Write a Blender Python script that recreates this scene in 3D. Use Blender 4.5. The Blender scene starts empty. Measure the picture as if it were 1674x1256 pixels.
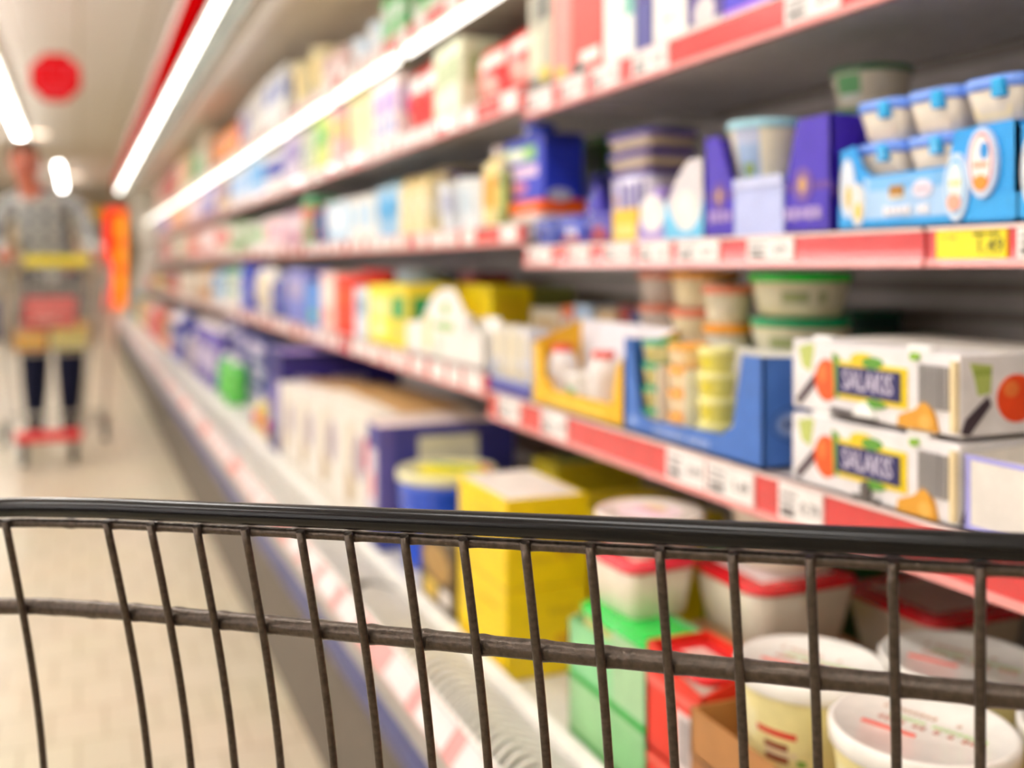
import bpy, bmesh, math, random
from mathutils import Vector, Matrix
random.seed(7)
C = bpy.context.scene.collection
PI = math.pi
# ---------------------------------------------------------------- camera geometry (level camera, 1 m above the floor)
F = 1700.0; CX = 837.0; VPX = 128.0; HZ = 437.0
TH = math.atan((CX - VPX) / F); CT, ST = math.cos(TH), math.sin(TH)
K = F / CT
def depth_at(u, x): return K * x / (u - VPX)
def Yat(u, x): return (depth_at(u, x) - x * ST) / CT
def Zat(u, v, x): return 1 - (v - HZ) * depth_at(u, x) / F
def at(u, v, D):                      # a pixel at camera depth D -> world point
    xr = (u - CX) / F * D
    return Vector((xr * CT + D * ST, D * CT - xr * ST, 1 - (v - HZ) * D / F))
def floor_at(u, D):
    p = at(u, HZ, D); return (p.x, p.y)

# ---------------------------------------------------------------- materials
def lin(h):
    h = h.lstrip('#'); o = []
    for i in (0, 2, 4):
        c = int(h[i:i+2], 16) / 255
        o.append(c / 12.92 if c <= .04045 else ((c + .055) / 1.055) ** 2.4)
    return tuple(o) + (1,)
_m = {}
def mat(hexc, rough=.45, metal=0., emit=0., trans=0., noise=.04, scale=30, bump=0., name=None, coat=0.):
    key = (hexc, rough, metal, emit, trans, noise, scale, bump, coat)
    if key in _m: return _m[key]
    m = bpy.data.materials.new(name or 'surface_' + hexc.strip('#')); m.use_nodes = True
    nt = m.node_tree; b = nt.nodes['Principled BSDF']
    c = lin(hexc)
    b.inputs['Roughness'].default_value = rough; b.inputs['Specular IOR Level'].default_value = .5 if rough < .7 else (.2 if rough < .85 else .0); b.inputs['Metallic'].default_value = metal
    b.inputs['Coat Weight'].default_value = coat
    if emit:
        b.inputs['Base Color'].default_value = c
        b.inputs['Emission Color'].default_value = c; b.inputs['Emission Strength'].default_value = emit
    else:
        tc = nt.nodes.new('ShaderNodeTexCoord'); n = nt.nodes.new('ShaderNodeTexNoise'); n.inputs['Scale'].default_value = scale
        n.inputs['Detail'].default_value = 3
        nt.links.new(tc.outputs['Object'], n.inputs['Vector'])
        r = nt.nodes.new('ShaderNodeValToRGB')
        r.color_ramp.elements[0].color = tuple(max(0, x * (1 - 2*noise)) for x in c[:3]) + (1,)
        r.color_ramp.elements[1].color = tuple(min(1, x * (1 + 2*noise)) for x in c[:3]) + (1,)
        r.color_ramp.elements[0].position = .3; r.color_ramp.elements[1].position = .7
        nt.links.new(n.outputs['Fac'], r.inputs['Fac']); nt.links.new(r.outputs['Color'], b.inputs['Base Color'])
        if bump:
            bp = nt.nodes.new('ShaderNodeBump'); bp.inputs['Strength'].default_value = bump; bp.inputs['Distance'].default_value = .002
            nt.links.new(n.outputs['Fac'], bp.inputs['Height']); nt.links.new(bp.outputs['Normal'], b.inputs['Normal'])
    if trans: b.inputs['Transmission Weight'].default_value = trans
    _m[key] = m
    return m
def P(h): return mat(h, .42)                         # printed card / film
def PL(h): return mat(h, .25, coat=.3)               # glossy plastic

# ---------------------------------------------------------------- mesh builder
class MB:
    def __init__(s): s.v = []; s.f = []; s.mi = []; s.sm = []; s.mats = []; s.T = None
    def m(s, mt):
        if mt not in s.mats: s.mats.append(mt)
        return s.mats.index(mt)
    def addv(s, p):
        p = Vector(p)
        if s.T is not None: p = s.T @ p
        s.v.append(p); return len(s.v) - 1
    def face(s, idx, mt, smooth=False): s.f.append(tuple(idx)); s.mi.append(s.m(mt)); s.sm.append(smooth)
    def loft(s, loops, mt, capa=True, capb=True, smooth=True, closed=True, mfun=None):
        ids = [[s.addv(p) for p in l] for l in loops]; n = len(loops[0])
        for i in range(len(ids) - 1):
            for j in range(n if closed else n - 1):
                k = (j + 1) % n
                s.face((ids[i][j], ids[i][k], ids[i+1][k], ids[i+1][j]), mfun(i, j) if mfun else mt, smooth)
        if capa: s.face(tuple(reversed(ids[0])), mfun(0, 0) if mfun and capa == 'm' else mt)
        if capb: s.face(tuple(ids[-1]), mt)
    def box(s, a, b, mt):
        x0, y0, z0 = a; x1, y1, z1 = b
        s.loft([[(x0,y0,z0),(x1,y0,z0),(x1,y1,z0),(x0,y1,z0)], [(x0,y0,z1),(x1,y0,z1),(x1,y1,z1),(x0,y1,z1)]], mt, smooth=False)
    def rbox(s, x0, x1, y0, y1, z0, z1, r, mt, e=None, tp=1., seg=4, mfun=None):
        """rounded-rectangle prism; tp scales the bottom about its centre"""
        e = min(r, .004) if e is None else e
        cx, cy = (x0+x1)/2, (y0+y1)/2
        def loop(z, ins, sc):
            o = []; rr = max(r - ins, 1e-4)
            for (px, py, a0) in ((x1-ins-rr, y0+ins+rr, -PI/2), (x1-ins-rr, y1-ins-rr, 0), (x0+ins+rr, y1-ins-rr, PI/2), (x0+ins+rr, y0+ins+rr, PI)):
                for k in range(seg + 1):
                    a = a0 + PI/2*k/seg
                    o.append((cx+(px+rr*math.cos(a)-cx)*sc, cy+(py+rr*math.sin(a)-cy)*sc, z))
            return o
        s.loft([loop(z0, e, tp), loop(z0+e, 0, tp), loop(z1-e, 0, 1), loop(z1, e, 1)], mt, smooth=(r > .008))
    def lathe(s, cx, cy, prof, mt, n=28, mfun=None, cap=True, sx=1., sy=1.):
        loops = [[(cx+r*sx*math.cos(2*PI*k/n), cy+r*sy*math.sin(2*PI*k/n), z) for k in range(n)] for r, z in prof]
        s.loft(loops, mt, cap, cap, True, True, mfun)
    def prism(s, poly, y0, y1, mt):                   # polygon in x,z extruded along y
        s.loft([[(x, y1, z) for x, z in poly], [(x, y0, z) for x, z in poly]], mt, smooth=False)
    def tube(s, pts, r, mt, n=8, closed=False, cap=True):
        pts = [Vector(p) for p in pts]; loops = []; N = len(pts)
        up = None
        for i, p in enumerate(pts):
            a = pts[(i-1) % N] if (i or closed) else p; b = pts[(i+1) % N] if (i < N-1 or closed) else p
            t = (b - a).normalized()
            if up is None: up = Vector((0,0,1)) if abs(t.z) < .9 else Vector((1,0,0))
            sx = t.cross(up)
            if sx.length < 1e-5: sx = t.cross(Vector((0,1,0)))
            sx.normalize(); up = sx.cross(t).normalized()
            rr = r[i] if isinstance(r, (list, tuple)) else r
            loops.append([p + rr*(math.cos(2*PI*k/n)*sx + math.sin(2*PI*k/n)*up) for k in range(n)])
        if closed: loops.append(loops[0])
        s.loft(loops, mt, cap and not closed, cap and not closed)
    def text(s, st, h, T, mt, ext=.0003, sx=1.):
        cu = bpy.data.curves.new('t', 'FONT'); cu.body = st; cu.size = h/.7; cu.align_x = 'CENTER'; cu.align_y = 'CENTER'; cu.extrude = ext; cu.resolution_u = 2
        cu.offset = h*.004
        o = bpy.data.objects.new('t', cu); C.objects.link(o)
        dg = bpy.context.evaluated_depsgraph_get(); dg.update()
        me = bpy.data.meshes.new_from_object(o.evaluated_get(dg))
        b = len(s.v)
        for v in me.vertices: s.addv(T @ Vector((v.co.x*sx, v.co.y, v.co.z)))
        for p in me.polygons: s.face([b+i for i in p.vertices], mt)
        bpy.data.objects.remove(o); bpy.data.curves.remove(cu); bpy.data.meshes.remove(me)
    def build(s, name, parent=None, loc=None, rz=None, flip=False):
        me = bpy.data.meshes.new(name); me.from_pydata([tuple(v) for v in s.v], [], s.f)
        for mt in s.mats: me.materials.append(mt)
        me.polygons.foreach_set('material_index', s.mi); me.polygons.foreach_set('use_smooth', s.sm)
        me.update()
        bm = bmesh.new(); bm.from_mesh(me); bmesh.ops.recalc_face_normals(bm, faces=bm.faces); bm.to_mesh(me); bm.free()
        o = bpy.data.objects.new(name, me); C.objects.link(o)
        if parent is not None: o.parent = parent
        if loc is not None: o.location = loc
        if rz is not None: o.rotation_euler = (0, 0, rz)
        return o
def tag(o, label=None, cat=None, group=None, kind=None):
    if label: o['label'] = label
    if cat: o['category'] = cat
    if group: o['group'] = group
    if kind: o['kind'] = kind
    return o
def empty(name, loc=(0,0,0), rz=0.):
    o = bpy.data.objects.new(name, None); C.objects.link(o); o.location = loc; o.rotation_euler = (0,0,rz); o.empty_display_size = .05
    return o
def copy_tree(o, parent=None):
    c = o.copy(); C.objects.link(c); c.parent = parent
    for ch in list(o.children): copy_tree(ch, c)
    return c

# ---------------------------------------------------------------- printing on packs
# a layer is (shape, args..., colour); coordinates are fractions of the panel (0..1 from its own lower left)
def inside(l, a, b):
    k = l[0]
    if k == 'r': return l[1] <= a <= l[2] and l[3] <= b <= l[4]
    if k == 'e': return ((a-l[1])/l[3])**2 + ((b-l[2])/l[4])**2 <= 1
    if k == 's': return l[1] <= a <= l[2] and abs(b-l[3]) <= l[4]/2 and int((a-l[1])*40) % 3 != 2
    return False
def paint(layers, base):
    mats = [(l, P(l[-1])) for l in layers if l[0] != 'T']; bm_ = base
    def f(a, b):
        r = bm_
        for l, m_ in mats:
            if inside(l, a, b): r = m_
        return r
    return f
def decorate(mb, w, h, layers, T):
    """raised print on a flat panel: T maps (x, 0, z) panel space (x right, z up, -y out) to the pack"""
    old = mb.T; mb.T = T if old is None else old @ T
    for i, l in enumerate(layers):
        e = .0004 + .0003*i; m_ = P(l[-1] if isinstance(l[-1], str) else l[5]); k = l[0]
        if k == 'r': mb.box((l[1]*w, -e, l[3]*h), (l[2]*w, .0002, l[4]*h), m_)
        elif k == 'e':
            mb.prism([((l[1]+l[3]*math.cos(2*PI*q/18))*w, (l[2]+l[4]*math.sin(2*PI*q/18))*h) for q in range(18)], -e, .0002, m_)
        elif k == 'p': mb.prism([(a*w, b*h) for a, b in l[1]], -e, .0002, m_)
        elif k == 's':
            n = max(3, int((l[2]-l[1])*w/(l[4]*h*.75))); st = (l[2]-l[1])*w/n
            rs = random.Random(int(l[1]*1000)+int(l[3]*1000))
            for q in range(n):
                if n > 5 and rs.random() < .12: continue
                x0 = l[1]*w + q*st; hh = l[4]*h*(.7+.3*rs.random())
                mb.box((x0+.12*st, -e, l[3]*h-hh/2), (x0+.78*st, .0002, l[3]*h+hh/2), m_)
        elif k == 'b':
            n = 9; rs = random.Random(5); st = (l[2]-l[1])*w/n
            for q in range(n):
                x0 = l[1]*w + q*st; mb.box((x0, -e, l[3]*h), (x0+st*(.15+.3*rs.random()), .0002, l[4]*h), m_)
        elif k == 'T':
            TT = Matrix.Translation((l[1]*w, -e, l[2]*h)) @ Matrix.Rotation(PI/2, 4, 'X')
            mb.text(l[4], l[3]*h, TT, P(l[5]), sx=l[7] if len(l) > 7 else 1.)
    mb.T = old
def faceT(w, d, h, side):
    if side == 'f': return Matrix.Translation((-w/2, -d/2, 0)), w, h
    if side == 'r': return Matrix.Translation((w/2, -d/2, 0)) @ Matrix.Rotation(PI/2, 4, 'Z'), d, h
    if side == 't': return Matrix.Translation((-w/2, -d/2, h)) @ Matrix.Rotation(-PI/2, 4, 'X'), w, d

# ---------------------------------------------------------------- packs (local frame: front faces -y, +x is right seen from the front, base at z=0)
def carton(name, w, d, h, col, front=(), side=(), top=(), tab=None, r=.0015):
    mb = MB(); mb.rbox(-w/2, w/2, -d/2, d/2, 0, h, r, P(col), e=r)
    for sd, ls in (('f', front), ('r', side), ('t', top)):
        if ls:
            T, a, b = faceT(w, d, h, sd); decorate(mb, a, b, ls, T)
    o = mb.build(name)
    return o
def gable(name, w, d, h, col, front=(), side=(), cap=None):
    """drink carton with a sloped top and a cap"""
    mb = MB(); hb = h*.82; c = P(col)
    mb.loft([[(-w/2,-d/2,0),(w/2,-d/2,0),(w/2,d/2,0),(-w/2,d/2,0)], [(-w/2,-d/2,hb),(w/2,-d/2,hb),(w/2,d/2,hb),(-w/2,d/2,hb)],
             [(-w/2,-.004,h*.94),(w/2,-.004,h*.94),(w/2,.004,h*.94),(-w/2,.004,h*.94)], [(-w/2,-.003,h),(w/2,-.003,h),(w/2,.003,h),(-w/2,.003,h)]], c, smooth=False)
    T, a, b = faceT(w, d, hb, 'f'); decorate(mb, a, b, front, T)
    T, a, b = faceT(w, d, hb, 'r'); decorate(mb, a, b, side or front[:1], T)
    o = mb.build(name)
    if cap:
        m2 = MB(); m2.lathe(0, 0, [(w*.2, 0), (w*.2, .016), (w*.17, .018)], PL(cap), 16)
        q = m2.build('cap', o, (0, -d*.28, h*.865)); q.rotation_euler = (.62, 0, 0)
    return o
def tub(name, r, h, col, lid=None, front=(), tp=.84, lidh=.009, sx=1., sy=1., top=(), n=32, rim=.003):
    """round (or oval) tub with a snap lid"""
    mb = MB(); nz = 14; base = PL(col); pf = paint(front, base)
    prof = [(r*tp*.9, 0), (r*tp, .004)] + [(r*(tp+(1-tp)*k/nz), .004+(h-.004-lidh)*k/nz) for k in range(1, nz+1)]
    def mf(i, j):
        a = 2*PI*(j+.5)/n; x = math.cos(a); y = math.sin(a)
        return pf(.5+.5*x, max(0, (i-1)/nz)) if (y < .05 and i > 0) else base
    mb.lathe(0, 0, prof, base, n, mf, sx=sx, sy=sy)
    o = mb.build(name)
    if lid:
        m2 = MB(); R = r + rim
        m2.lathe(0, 0, [(R-.0015, 0), (R, .0015), (R, lidh-.002), (R-.002, lidh), (R-.006, lidh), (R-.008, lidh-.0025), (.001, lidh-.0025)], PL(lid), n, sx=sx, sy=sy)
        if top:
            W = 2*R; decorate(m2, W*sx, W*sy, top, Matrix.Translation((-R*sx, -R*sy, lidh-.0022)) @ Matrix.Rotation(-PI/2, 4, 'X'))
        m2.build('lid', o, (0, 0, h-lidh))
    return o
def rtub(name, w, d, h, col, lid=None, front=(), side=(), tp=.86, lidh=.010, r=.018, top=(), tabc=None, rim=.003):
    """rounded rectangular tub with lid and finger tab"""
    mb = MB(); mb.rbox(-w/2, w/2, -d/2, d/2, 0, h-lidh*.8, r, PL(col), e=.003, tp=tp)
    lean = math.atan((d/2*(1-tp))/h); 
    for ls, sd in ((front, 'f'), (side, 'r')):
        if ls:
            ww = (w if sd == 'f' else d)*tp*.86; off = (d if sd == 'f' else w)/2
            ln = math.atan(off*(1-tp)/h)
            T = Matrix.Rotation(0 if sd == 'f' else PI/2, 4, 'Z') @ Matrix.Translation((-ww/2, -off*tp-.0003, h*.05)) @ Matrix.Rotation(ln, 4, 'X')
            decorate(mb, ww, h*.8, ls, T)
    o = mb.build(name)
    if lid:
        m2 = MB(); R = rim; z = lidh
        m2.rbox(-w/2-R, w/2+R, -d/2-R, d/2+R, 0, z, r+R, PL(lid), e=.002)
        m2.rbox(-w/2+.012, w/2-.012, -d/2+.012, d/2-.012, z-.001, z+.0015, r*.7, PL(lid), e=.001)
        if tabc: m2.rbox(w*.1, w*.32, -d/2-R-.004, -d/2+.004, -.010, z*.7, .004, PL(tabc), e=.001)
        if top: decorate(m2, w-.03, d-.03, top, Matrix.Translation((-w/2+.015, -d/2+.015, z+.0014)) @ Matrix.Rotation(-PI/2, 4, 'X'))
        m2.build('lid', o, (0, 0, h-lidh))
    return o
def bottle(name, r, h, col, cap, front=(), neck=.45):
    mb = MB(); nz = 10; n = 24; base = PL(col); pf = paint(front, base); hb = h*.68
    prof = [(r*.9, 0), (r, .004)] + [(r, .004+(hb-.004)*k/nz) for k in range(1, nz+1)] + [(r*.9, h*.76), (r*(neck+.1), h*.85), (r*neck, h*.88), (r*neck, h*.9)]
    def mf(i, j):
        a = 2*PI*(j+.5)/n
        return pf(.5+.5*math.cos(a), (i-1)/nz) if (0 < i <= nz and math.sin(a) < .05) else base
    mb.lathe(0, 0, prof, base, n, mf); o = mb.build(name)
    m2 = MB(); m2.lathe(0, 0, [(r*(neck+.06), 0), (r*(neck+.08), .003), (r*(neck+.06), h*.11), (r*neck*.9, h*.12)], PL(cap), 16)
    m2.build('cap', o, (0, 0, h*.88))
    return o
def pouch(name, w, d, h, col, front=(), sidec=None):
    """pillow bag with crimped top and bottom"""
    mb = MB(); nz = 22; nx = 24; base = mat(col, .28, coat=.25); pf = paint(front, base)
    loops = []
    for k in range(nz+1):
        t = k/nz; f = (math.sin(PI*min(1, max(0, (t-.04)/.92))))**.45 if .04 < t < .96 else 0
        D = max(.002, d/2*f); W = w/2*(1-.06*f)
        row = [(W*math.cos(a)*abs(math.cos(a))**-.35 if abs(math.cos(a)) > 1e-3 else 0, D*math.sin(a)+.003*math.sin(9*a+5*t)*f, h*t) for a in [2*PI*q/nx for q in range(nx)]]
        loops.append(row)
    def mf(i, j):
        a = 2*PI*(j+.5)/nx; x = math.cos(a)*abs(math.cos(a))**-.35
        return pf(.5+.5*x, i/nz) if math.sin(a) < 0 else base
    mb.loft(loops, base, mfun=mf); return mb.build(name)
def case(name, w, d, h, col, prof, side=None, front=(), sider=(), inner=None, back=1., th=.003, frontpoly=None):
    """shelf-ready display case: prof = cut line of the front wall [(x,z)] in fractions from left to right"""
    mb = MB(); c = P(col); ci = P(inner or col)
    mb.box((-w/2, -d/2, 0), (w/2, d/2, th), c)
    poly = [(-w/2, 0)] + [(-w/2+a*w, b*h) for a, b in prof] + [(w/2, 0)]
    mb.prism(poly, -d/2, -d/2+th, c)
    hl, hr = prof[0][1]*h, prof[-1][1]*h
    bk = back*h
    for xx, hh in ((-w/2, hl), (w/2-th, hr)):
        old = mb.T; sp = side or [(0, 1), (1, back*h/max(hh, 1e-3))]
        pts = [(-d/2, 0)] + [(-d/2+a*d, b*hh) for a, b in sp] + [(d/2, 0)]
        mb.loft([[(xx+th, y, z) for y, z in pts], [(xx, y, z) for y, z in pts]], c, smooth=False)
    mb.box((-w/2, d/2-th, 0), (w/2, d/2, bk), c)
    if inner: mb.box((-w/2+th, d/2-th-.0006, th), (w/2-th, d/2-th, bk), ci)
    if front:
        T, a, b = faceT(w, d, h, 'f'); decorate(mb, a, b, front, T)
    if sider:
        T, a, b = faceT(w, d, h, 'r'); decorate(mb, a, b, sider, T)
    return mb.build(name)
RZ = -PI/2
def put(o, uL, uR, xf, z0, d, label, cat, group=None, yaw=0.):
    y = (Yat(uL, xf) + Yat(uR, xf))/2
    o.location = (xf + d/2, y, z0); o.rotation_euler = (0, 0, RZ + yaw)
    return tag(o, label, cat, group)
def wid(uL, uR, xf): return Yat(uL, xf) - Yat(uR, xf)
def hgt(u, v, xf, z0): return Zat(u, v, xf) - z0
def place(o, x, y, z, label, cat, group=None, yaw=0.):
    o.location = (x, y, z); o.rotation_euler = (0, 0, RZ + yaw); return tag(o, label, cat, group)

# ================================================================ THE SHOP
Y0, Y1 = -4.0, 37.0; XL, XR = -5.2, 2.6; ZC = 3.3
def floor_material():
    m = bpy.data.materials.new('floor_tiles'); m.use_nodes = True; nt = m.node_tree; b = nt.nodes['Principled BSDF']
    tc = nt.nodes.new('ShaderNodeTexCoord'); mp = nt.nodes.new('ShaderNodeMapping'); mp.inputs['Rotation'].default_value = (0, 0, 0)
    nt.links.new(tc.outputs['Object'], mp.inputs['Vector'])
    br = nt.nodes.new('ShaderNodeTexBrick'); br.inputs['Scale'].default_value = 1.0; br.inputs['Brick Width'].default_value = .11; br.inputs['Row Height'].default_value = .17
    br.inputs['Mortar Size'].default_value = .005; br.inputs['Mortar Smooth'].default_value = .4
    br.inputs['Color1'].default_value = lin('#cfc3aa'); br.inputs['Color2'].default_value = lin('#cabea5'); br.inputs['Mortar'].default_value = lin('#b3a589')
    nt.links.new(mp.outputs['Vector'], br.inputs['Vector'])
    n = nt.nodes.new('ShaderNodeTexNoise'); n.inputs['Scale'].default_value = 2.5; nt.links.new(tc.outputs['Object'], n.inputs['Vector'])
    mx = nt.nodes.new('ShaderNodeMix'); mx.data_type = 'RGBA'; mx.blend_type = 'MULTIPLY'; mx.inputs[0].default_value = .12
    nt.links.new(br.outputs['Color'], mx.inputs[6]); nt.links.new(n.outputs['Color'], mx.inputs[7]); nt.links.new(mx.outputs[2], b.inputs['Base Color'])
    b.inputs['Roughness'].default_value = .34
    return m
def ceiling_material():
    m = bpy.data.materials.new('ceiling_panels'); m.use_nodes = True; nt = m.node_tree; b = nt.nodes['Principled BSDF']
    tc = nt.nodes.new('ShaderNodeTexCoord'); br = nt.nodes.new('ShaderNodeTexBrick'); br.offset = 0
    br.inputs['Scale'].default_value = 1; br.inputs['Brick Width'].default_value = .6; br.inputs['Row Height'].default_value = 40; br.inputs['Mortar Size'].default_value = .012
    br.inputs['Color1'].default_value = lin('#e8e2dc'); br.inputs['Color2'].default_value = lin('#eee8e2'); br.inputs['Mortar'].default_value = lin('#c9bdac')
    nt.links.new(tc.outputs['Object'], br.inputs['Vector']); nt.links.new(br.outputs['Color'], b.inputs['Base Color']); b.inputs['Roughness'].default_value = .7
    return m
def st_box(name, a, b, m_):
    mb = MB(); mb.box(a, b, m_); return tag(mb.build(name), kind='structure')
st_box('floor', (XL, Y0, -.1), (XR, Y1, 0), floor_material())
st_box('ceiling', (XL, Y0, ZC), (XR, Y1, ZC+.1), ceiling_material())
wm = mat('#d9cfba', .7, noise=.02, scale=2)
st_box('wall_back', (XL, Y1, 0), (XR, Y1+.1, ZC), wm)
st_box('wall_right', (XR, Y0, 0), (XR+.1, Y1, ZC), wm)
st_box('wall_left', (XL-.1, Y0, 0), (XL, Y1, ZC), wm)
st_box('wall_front', (XL, Y0-.1, 0), (XR, Y0, ZC), wm)
# ceiling lamps: rows of fluorescent battens
LAMP = 27.0
def batten(x, y0, y1, z, strength=LAMP, hw=.075):
    r = empty('ceiling_lamp', (x, (y0+y1)/2, z))
    L = (y1-y0)/2
    mb = MB(); mb.box((-.09, -L, .03), (.09, L, ZC-z), mat('#e8e4da', .5)); mb.build('housing', r)
    m2 = MB(); m2.rbox(-hw, hw, -L+.02, L-.02, -.02, .03, .02, mat('#fbf8f4', .4, emit=strength), e=.01); m2.build('diffuser', r)
    return r
lamps = []
def lamp_row(x, spans, lab, hw=.075):
    for i, (a, b) in enumerate(spans):
        tag(batten(x, a, b, 3.2, hw=hw if a < 8 else hw*.6), lab[i], 'ceiling lamp', 'ceiling lamps')
pa, pb, pc, pd = at(-60, HZ, 8.6).y, at(40, HZ, 19.0).y, at(86, HZ, 22.5).y, at(108, HZ, 31).y
xl = -.80
tubs = [(-3.2, -1.2), (-.4, 1.6), (2.4, 4.4), (5.2, 7.2)]
lamp_row(-.90, tubs + [(8.4, pb+.2)],
   ['bright ceiling lamp batten over the aisle, behind the shopper position', 'bright ceiling lamp batten above the dark cart', 'bright ceiling lamp batten above the tub section of aisle',
    'bright ceiling lamp batten above the cart of the far shopper', 'long bright ceiling lamp above the head of the far shopper'])
lamp_row(-.40, [(24.4, 31.8)], ['short looking bright ceiling lamp right of the far shopper\'s head'], .05)
lamp_row(-3.4, [(-3, -.5), (1, 3.5), (5, 7.5), (9, 11.5), (14, 17), (20, 23), (25.5, 28.5), (31, 34)],  # last two unseen lamps added to brighten the dark far end
   ['ceiling lamp of the next aisle, at the entrance end', 'ceiling lamp of the next aisle, second from entrance', 'ceiling lamp of the next aisle, third from entrance',
    'ceiling lamp of the next aisle, fourth from entrance', 'ceiling lamp of the next aisle, fifth from entrance', 'ceiling lamp of the next aisle, sixth from entrance', 'added unseen ceiling lamp brightening the far end, level with the shelving', 'added unseen ceiling lamp brightening the far end, beyond the shelving'])
def spot(u, v, D, r, lab):
    p = at(u, v, D); mb = MB()
    mb.lathe(0, 0, [(r*1.12, .0), (r*1.12, .05), (r*.8, .07)], mat('#e8e0d4', .5), 24)
    o = mb.build('ceiling_spot', None, (p.x, p.y, ZC-.07)); m2 = MB(); m2.lathe(0, 0, [(r, -.012), (r, .002)], mat('#ffe6cc', .4, emit=3), 24); m2.build('lens', o)
    tag(o, lab, 'ceiling spotlight', 'round ceiling spotlights')
spot(65, 213, 17.4, .13, 'round pale ceiling spotlight above the far shopper\'s head')
spot(122, 286, 25.5, .17, 'small round ceiling spotlight beside the short lamp batten')
# stop sign
D = 8.3; p = at(91, 127, D); mb = MB(); R_ = .205; oc = [(R_*math.cos(PI/8+q*PI/4), R_*math.sin(PI/8+q*PI/4)) for q in range(8)]
mb.prism(oc, -.006, .006, mat('#c4060f', .9))
pk = mat('#dc4650', .9)
mb.text('STOP', .13, Matrix.Translation((0, -.0075, .05)) @ Matrix.Rotation(PI/2, 4, 'X'), pk, sx=.82)
for zc, w_ in ((-.055, .15), (-.095, .13), (-.135, .10)):
    for q in range(7): mb.box((-w_+q*2*w_/7, -.008, zc-.011), (-w_+(q+.75)*2*w_/7, .0, zc+.011), pk)
so = mb.build('hanging_sign', None, p); so.rotation_euler = (0, 0, math.radians(-12))
for sx in (-.08, .08):
    m2 = MB(); m2.tube([(sx, 0, .18), (sx, 0, ZC-p.z)], .0012, mat('#c8c8c8', .3), 6); m2.build('hanging_wire', so)
tag(so, 'red octagonal stop sign hanging from the ceiling', 'sign')
# far end: red-orange panel, yellow sign, beige end fixture
D = 26.0; xr0 = at(172, HZ, D); mb = MB(); wz = .50
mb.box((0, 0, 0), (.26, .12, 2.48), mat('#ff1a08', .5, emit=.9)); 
mb.box((.26, 0, 0), (.49, .12, 2.48), mat('#ff8a08', .5, emit=.9))  # glow added to the red and orange faces
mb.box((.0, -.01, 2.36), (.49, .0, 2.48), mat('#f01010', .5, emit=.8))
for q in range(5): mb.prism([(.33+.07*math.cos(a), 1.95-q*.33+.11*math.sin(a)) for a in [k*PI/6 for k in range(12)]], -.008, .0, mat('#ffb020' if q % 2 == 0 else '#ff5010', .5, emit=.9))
tag(mb.build('advertising_column', None, (xr0.x, xr0.y, 0)), 'tall red and orange advertising column with added glow at the far aisle end', 'advertising column')
p = at(151, 348, 22); mb = MB(); mb.box((-.24, -.015, -.12), (.24, .015, .11), mat('#e0b808', .5)); ys = mb.build('hanging_sign', None, p)
for sx in (-.15, .15):
    m2 = MB(); m2.tube([(sx, 0, .1), (sx, 0, ZC-p.z)], .004, mat('#c8c8c8', .3), 6); m2.build('hanging_wire', ys)
tag(ys, 'plain yellow sign hanging beside the red column', 'sign')
def far_rack(x0, x1, y, h, lab, cols, seed):
    rs = random.Random(seed); r = empty('shelving_rack', ((x0+x1)/2, y, 0)); L = (x1-x0)/2
    mb = MB(); mb.box((-L, .35, 0), (L, .4, h), mat('#d4c7ac', .6)); mb.box((-L, 0, 0), (-L+.03, .4, h), mat('#d4c7ac', .6)); mb.box((L-.03, 0, 0), (L, .4, h), mat('#d4c7ac', .6)); mb.build('frame', r)
    for k in range(5):
        z = .12+k*(h-.3)/4.6; m2 = MB(); m2.box((-L+.03, 0, z-.03), (L-.03, .35, z), mat('#e3d8c2', .5)); m2.build('shelf', r)
        x = x0+.06
        while x < x1-.36:
            w = rs.uniform(.16, .3); c = rs.choice(cols); hh = rs.uniform(.2, .32)
            o = carton('carton', w-.02, .28, hh, c, front=[('r', .1, .9, .3, .6, rs.choice(cols))])
            o.location = (x+w/2, y+.17, z+.003)
            nm = {'#c9b48c':'tan','#b89a70':'brown','#d9cdb0':'cream','#9aa07c':'sage','#c4784c':'rust','#8c8474':'grey'}[c]
            tag(o, '%s carton on shelf %s of the %s, %s along' % (nm, ['one','two','three','four','five'][k], lab[1], ['zero','first','second','third','fourth','fifth','sixth','seventh','eighth','ninth','tenth','eleventh','twelfth','thirteenth','fourteenth'][min(14, 1+len([1 for _ in range(int((x-x0)/.16))]))]), 'carton', 'cartons on the '+lab[1])
            x += w
    tag(r, lab[0], 'shelving')
far_rack(-1.9, .45, 29.6, 2.1, ('beige wall shelving stocked with tan cartons at the far wall', 'far wall shelving'), ['#c9b48c', '#b89a70', '#d9cdb0', '#9aa07c', '#d9cdb0', '#8c8474'], 3)
D = 14.2; p = at(-14, HZ, D); mb = MB(); mb.rbox(-.2, .2, -.2, .2, 0, .52, .03, P('#1c2a5c')); mb.rbox(-.21, .21, -.21, .21, .5, .54, .03, P('#2c3c78'))
tag(mb.build('floor_bin', None, (p.x, p.y, 0)), 'navy floor bin standing left of the far cart', 'bin')

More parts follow.
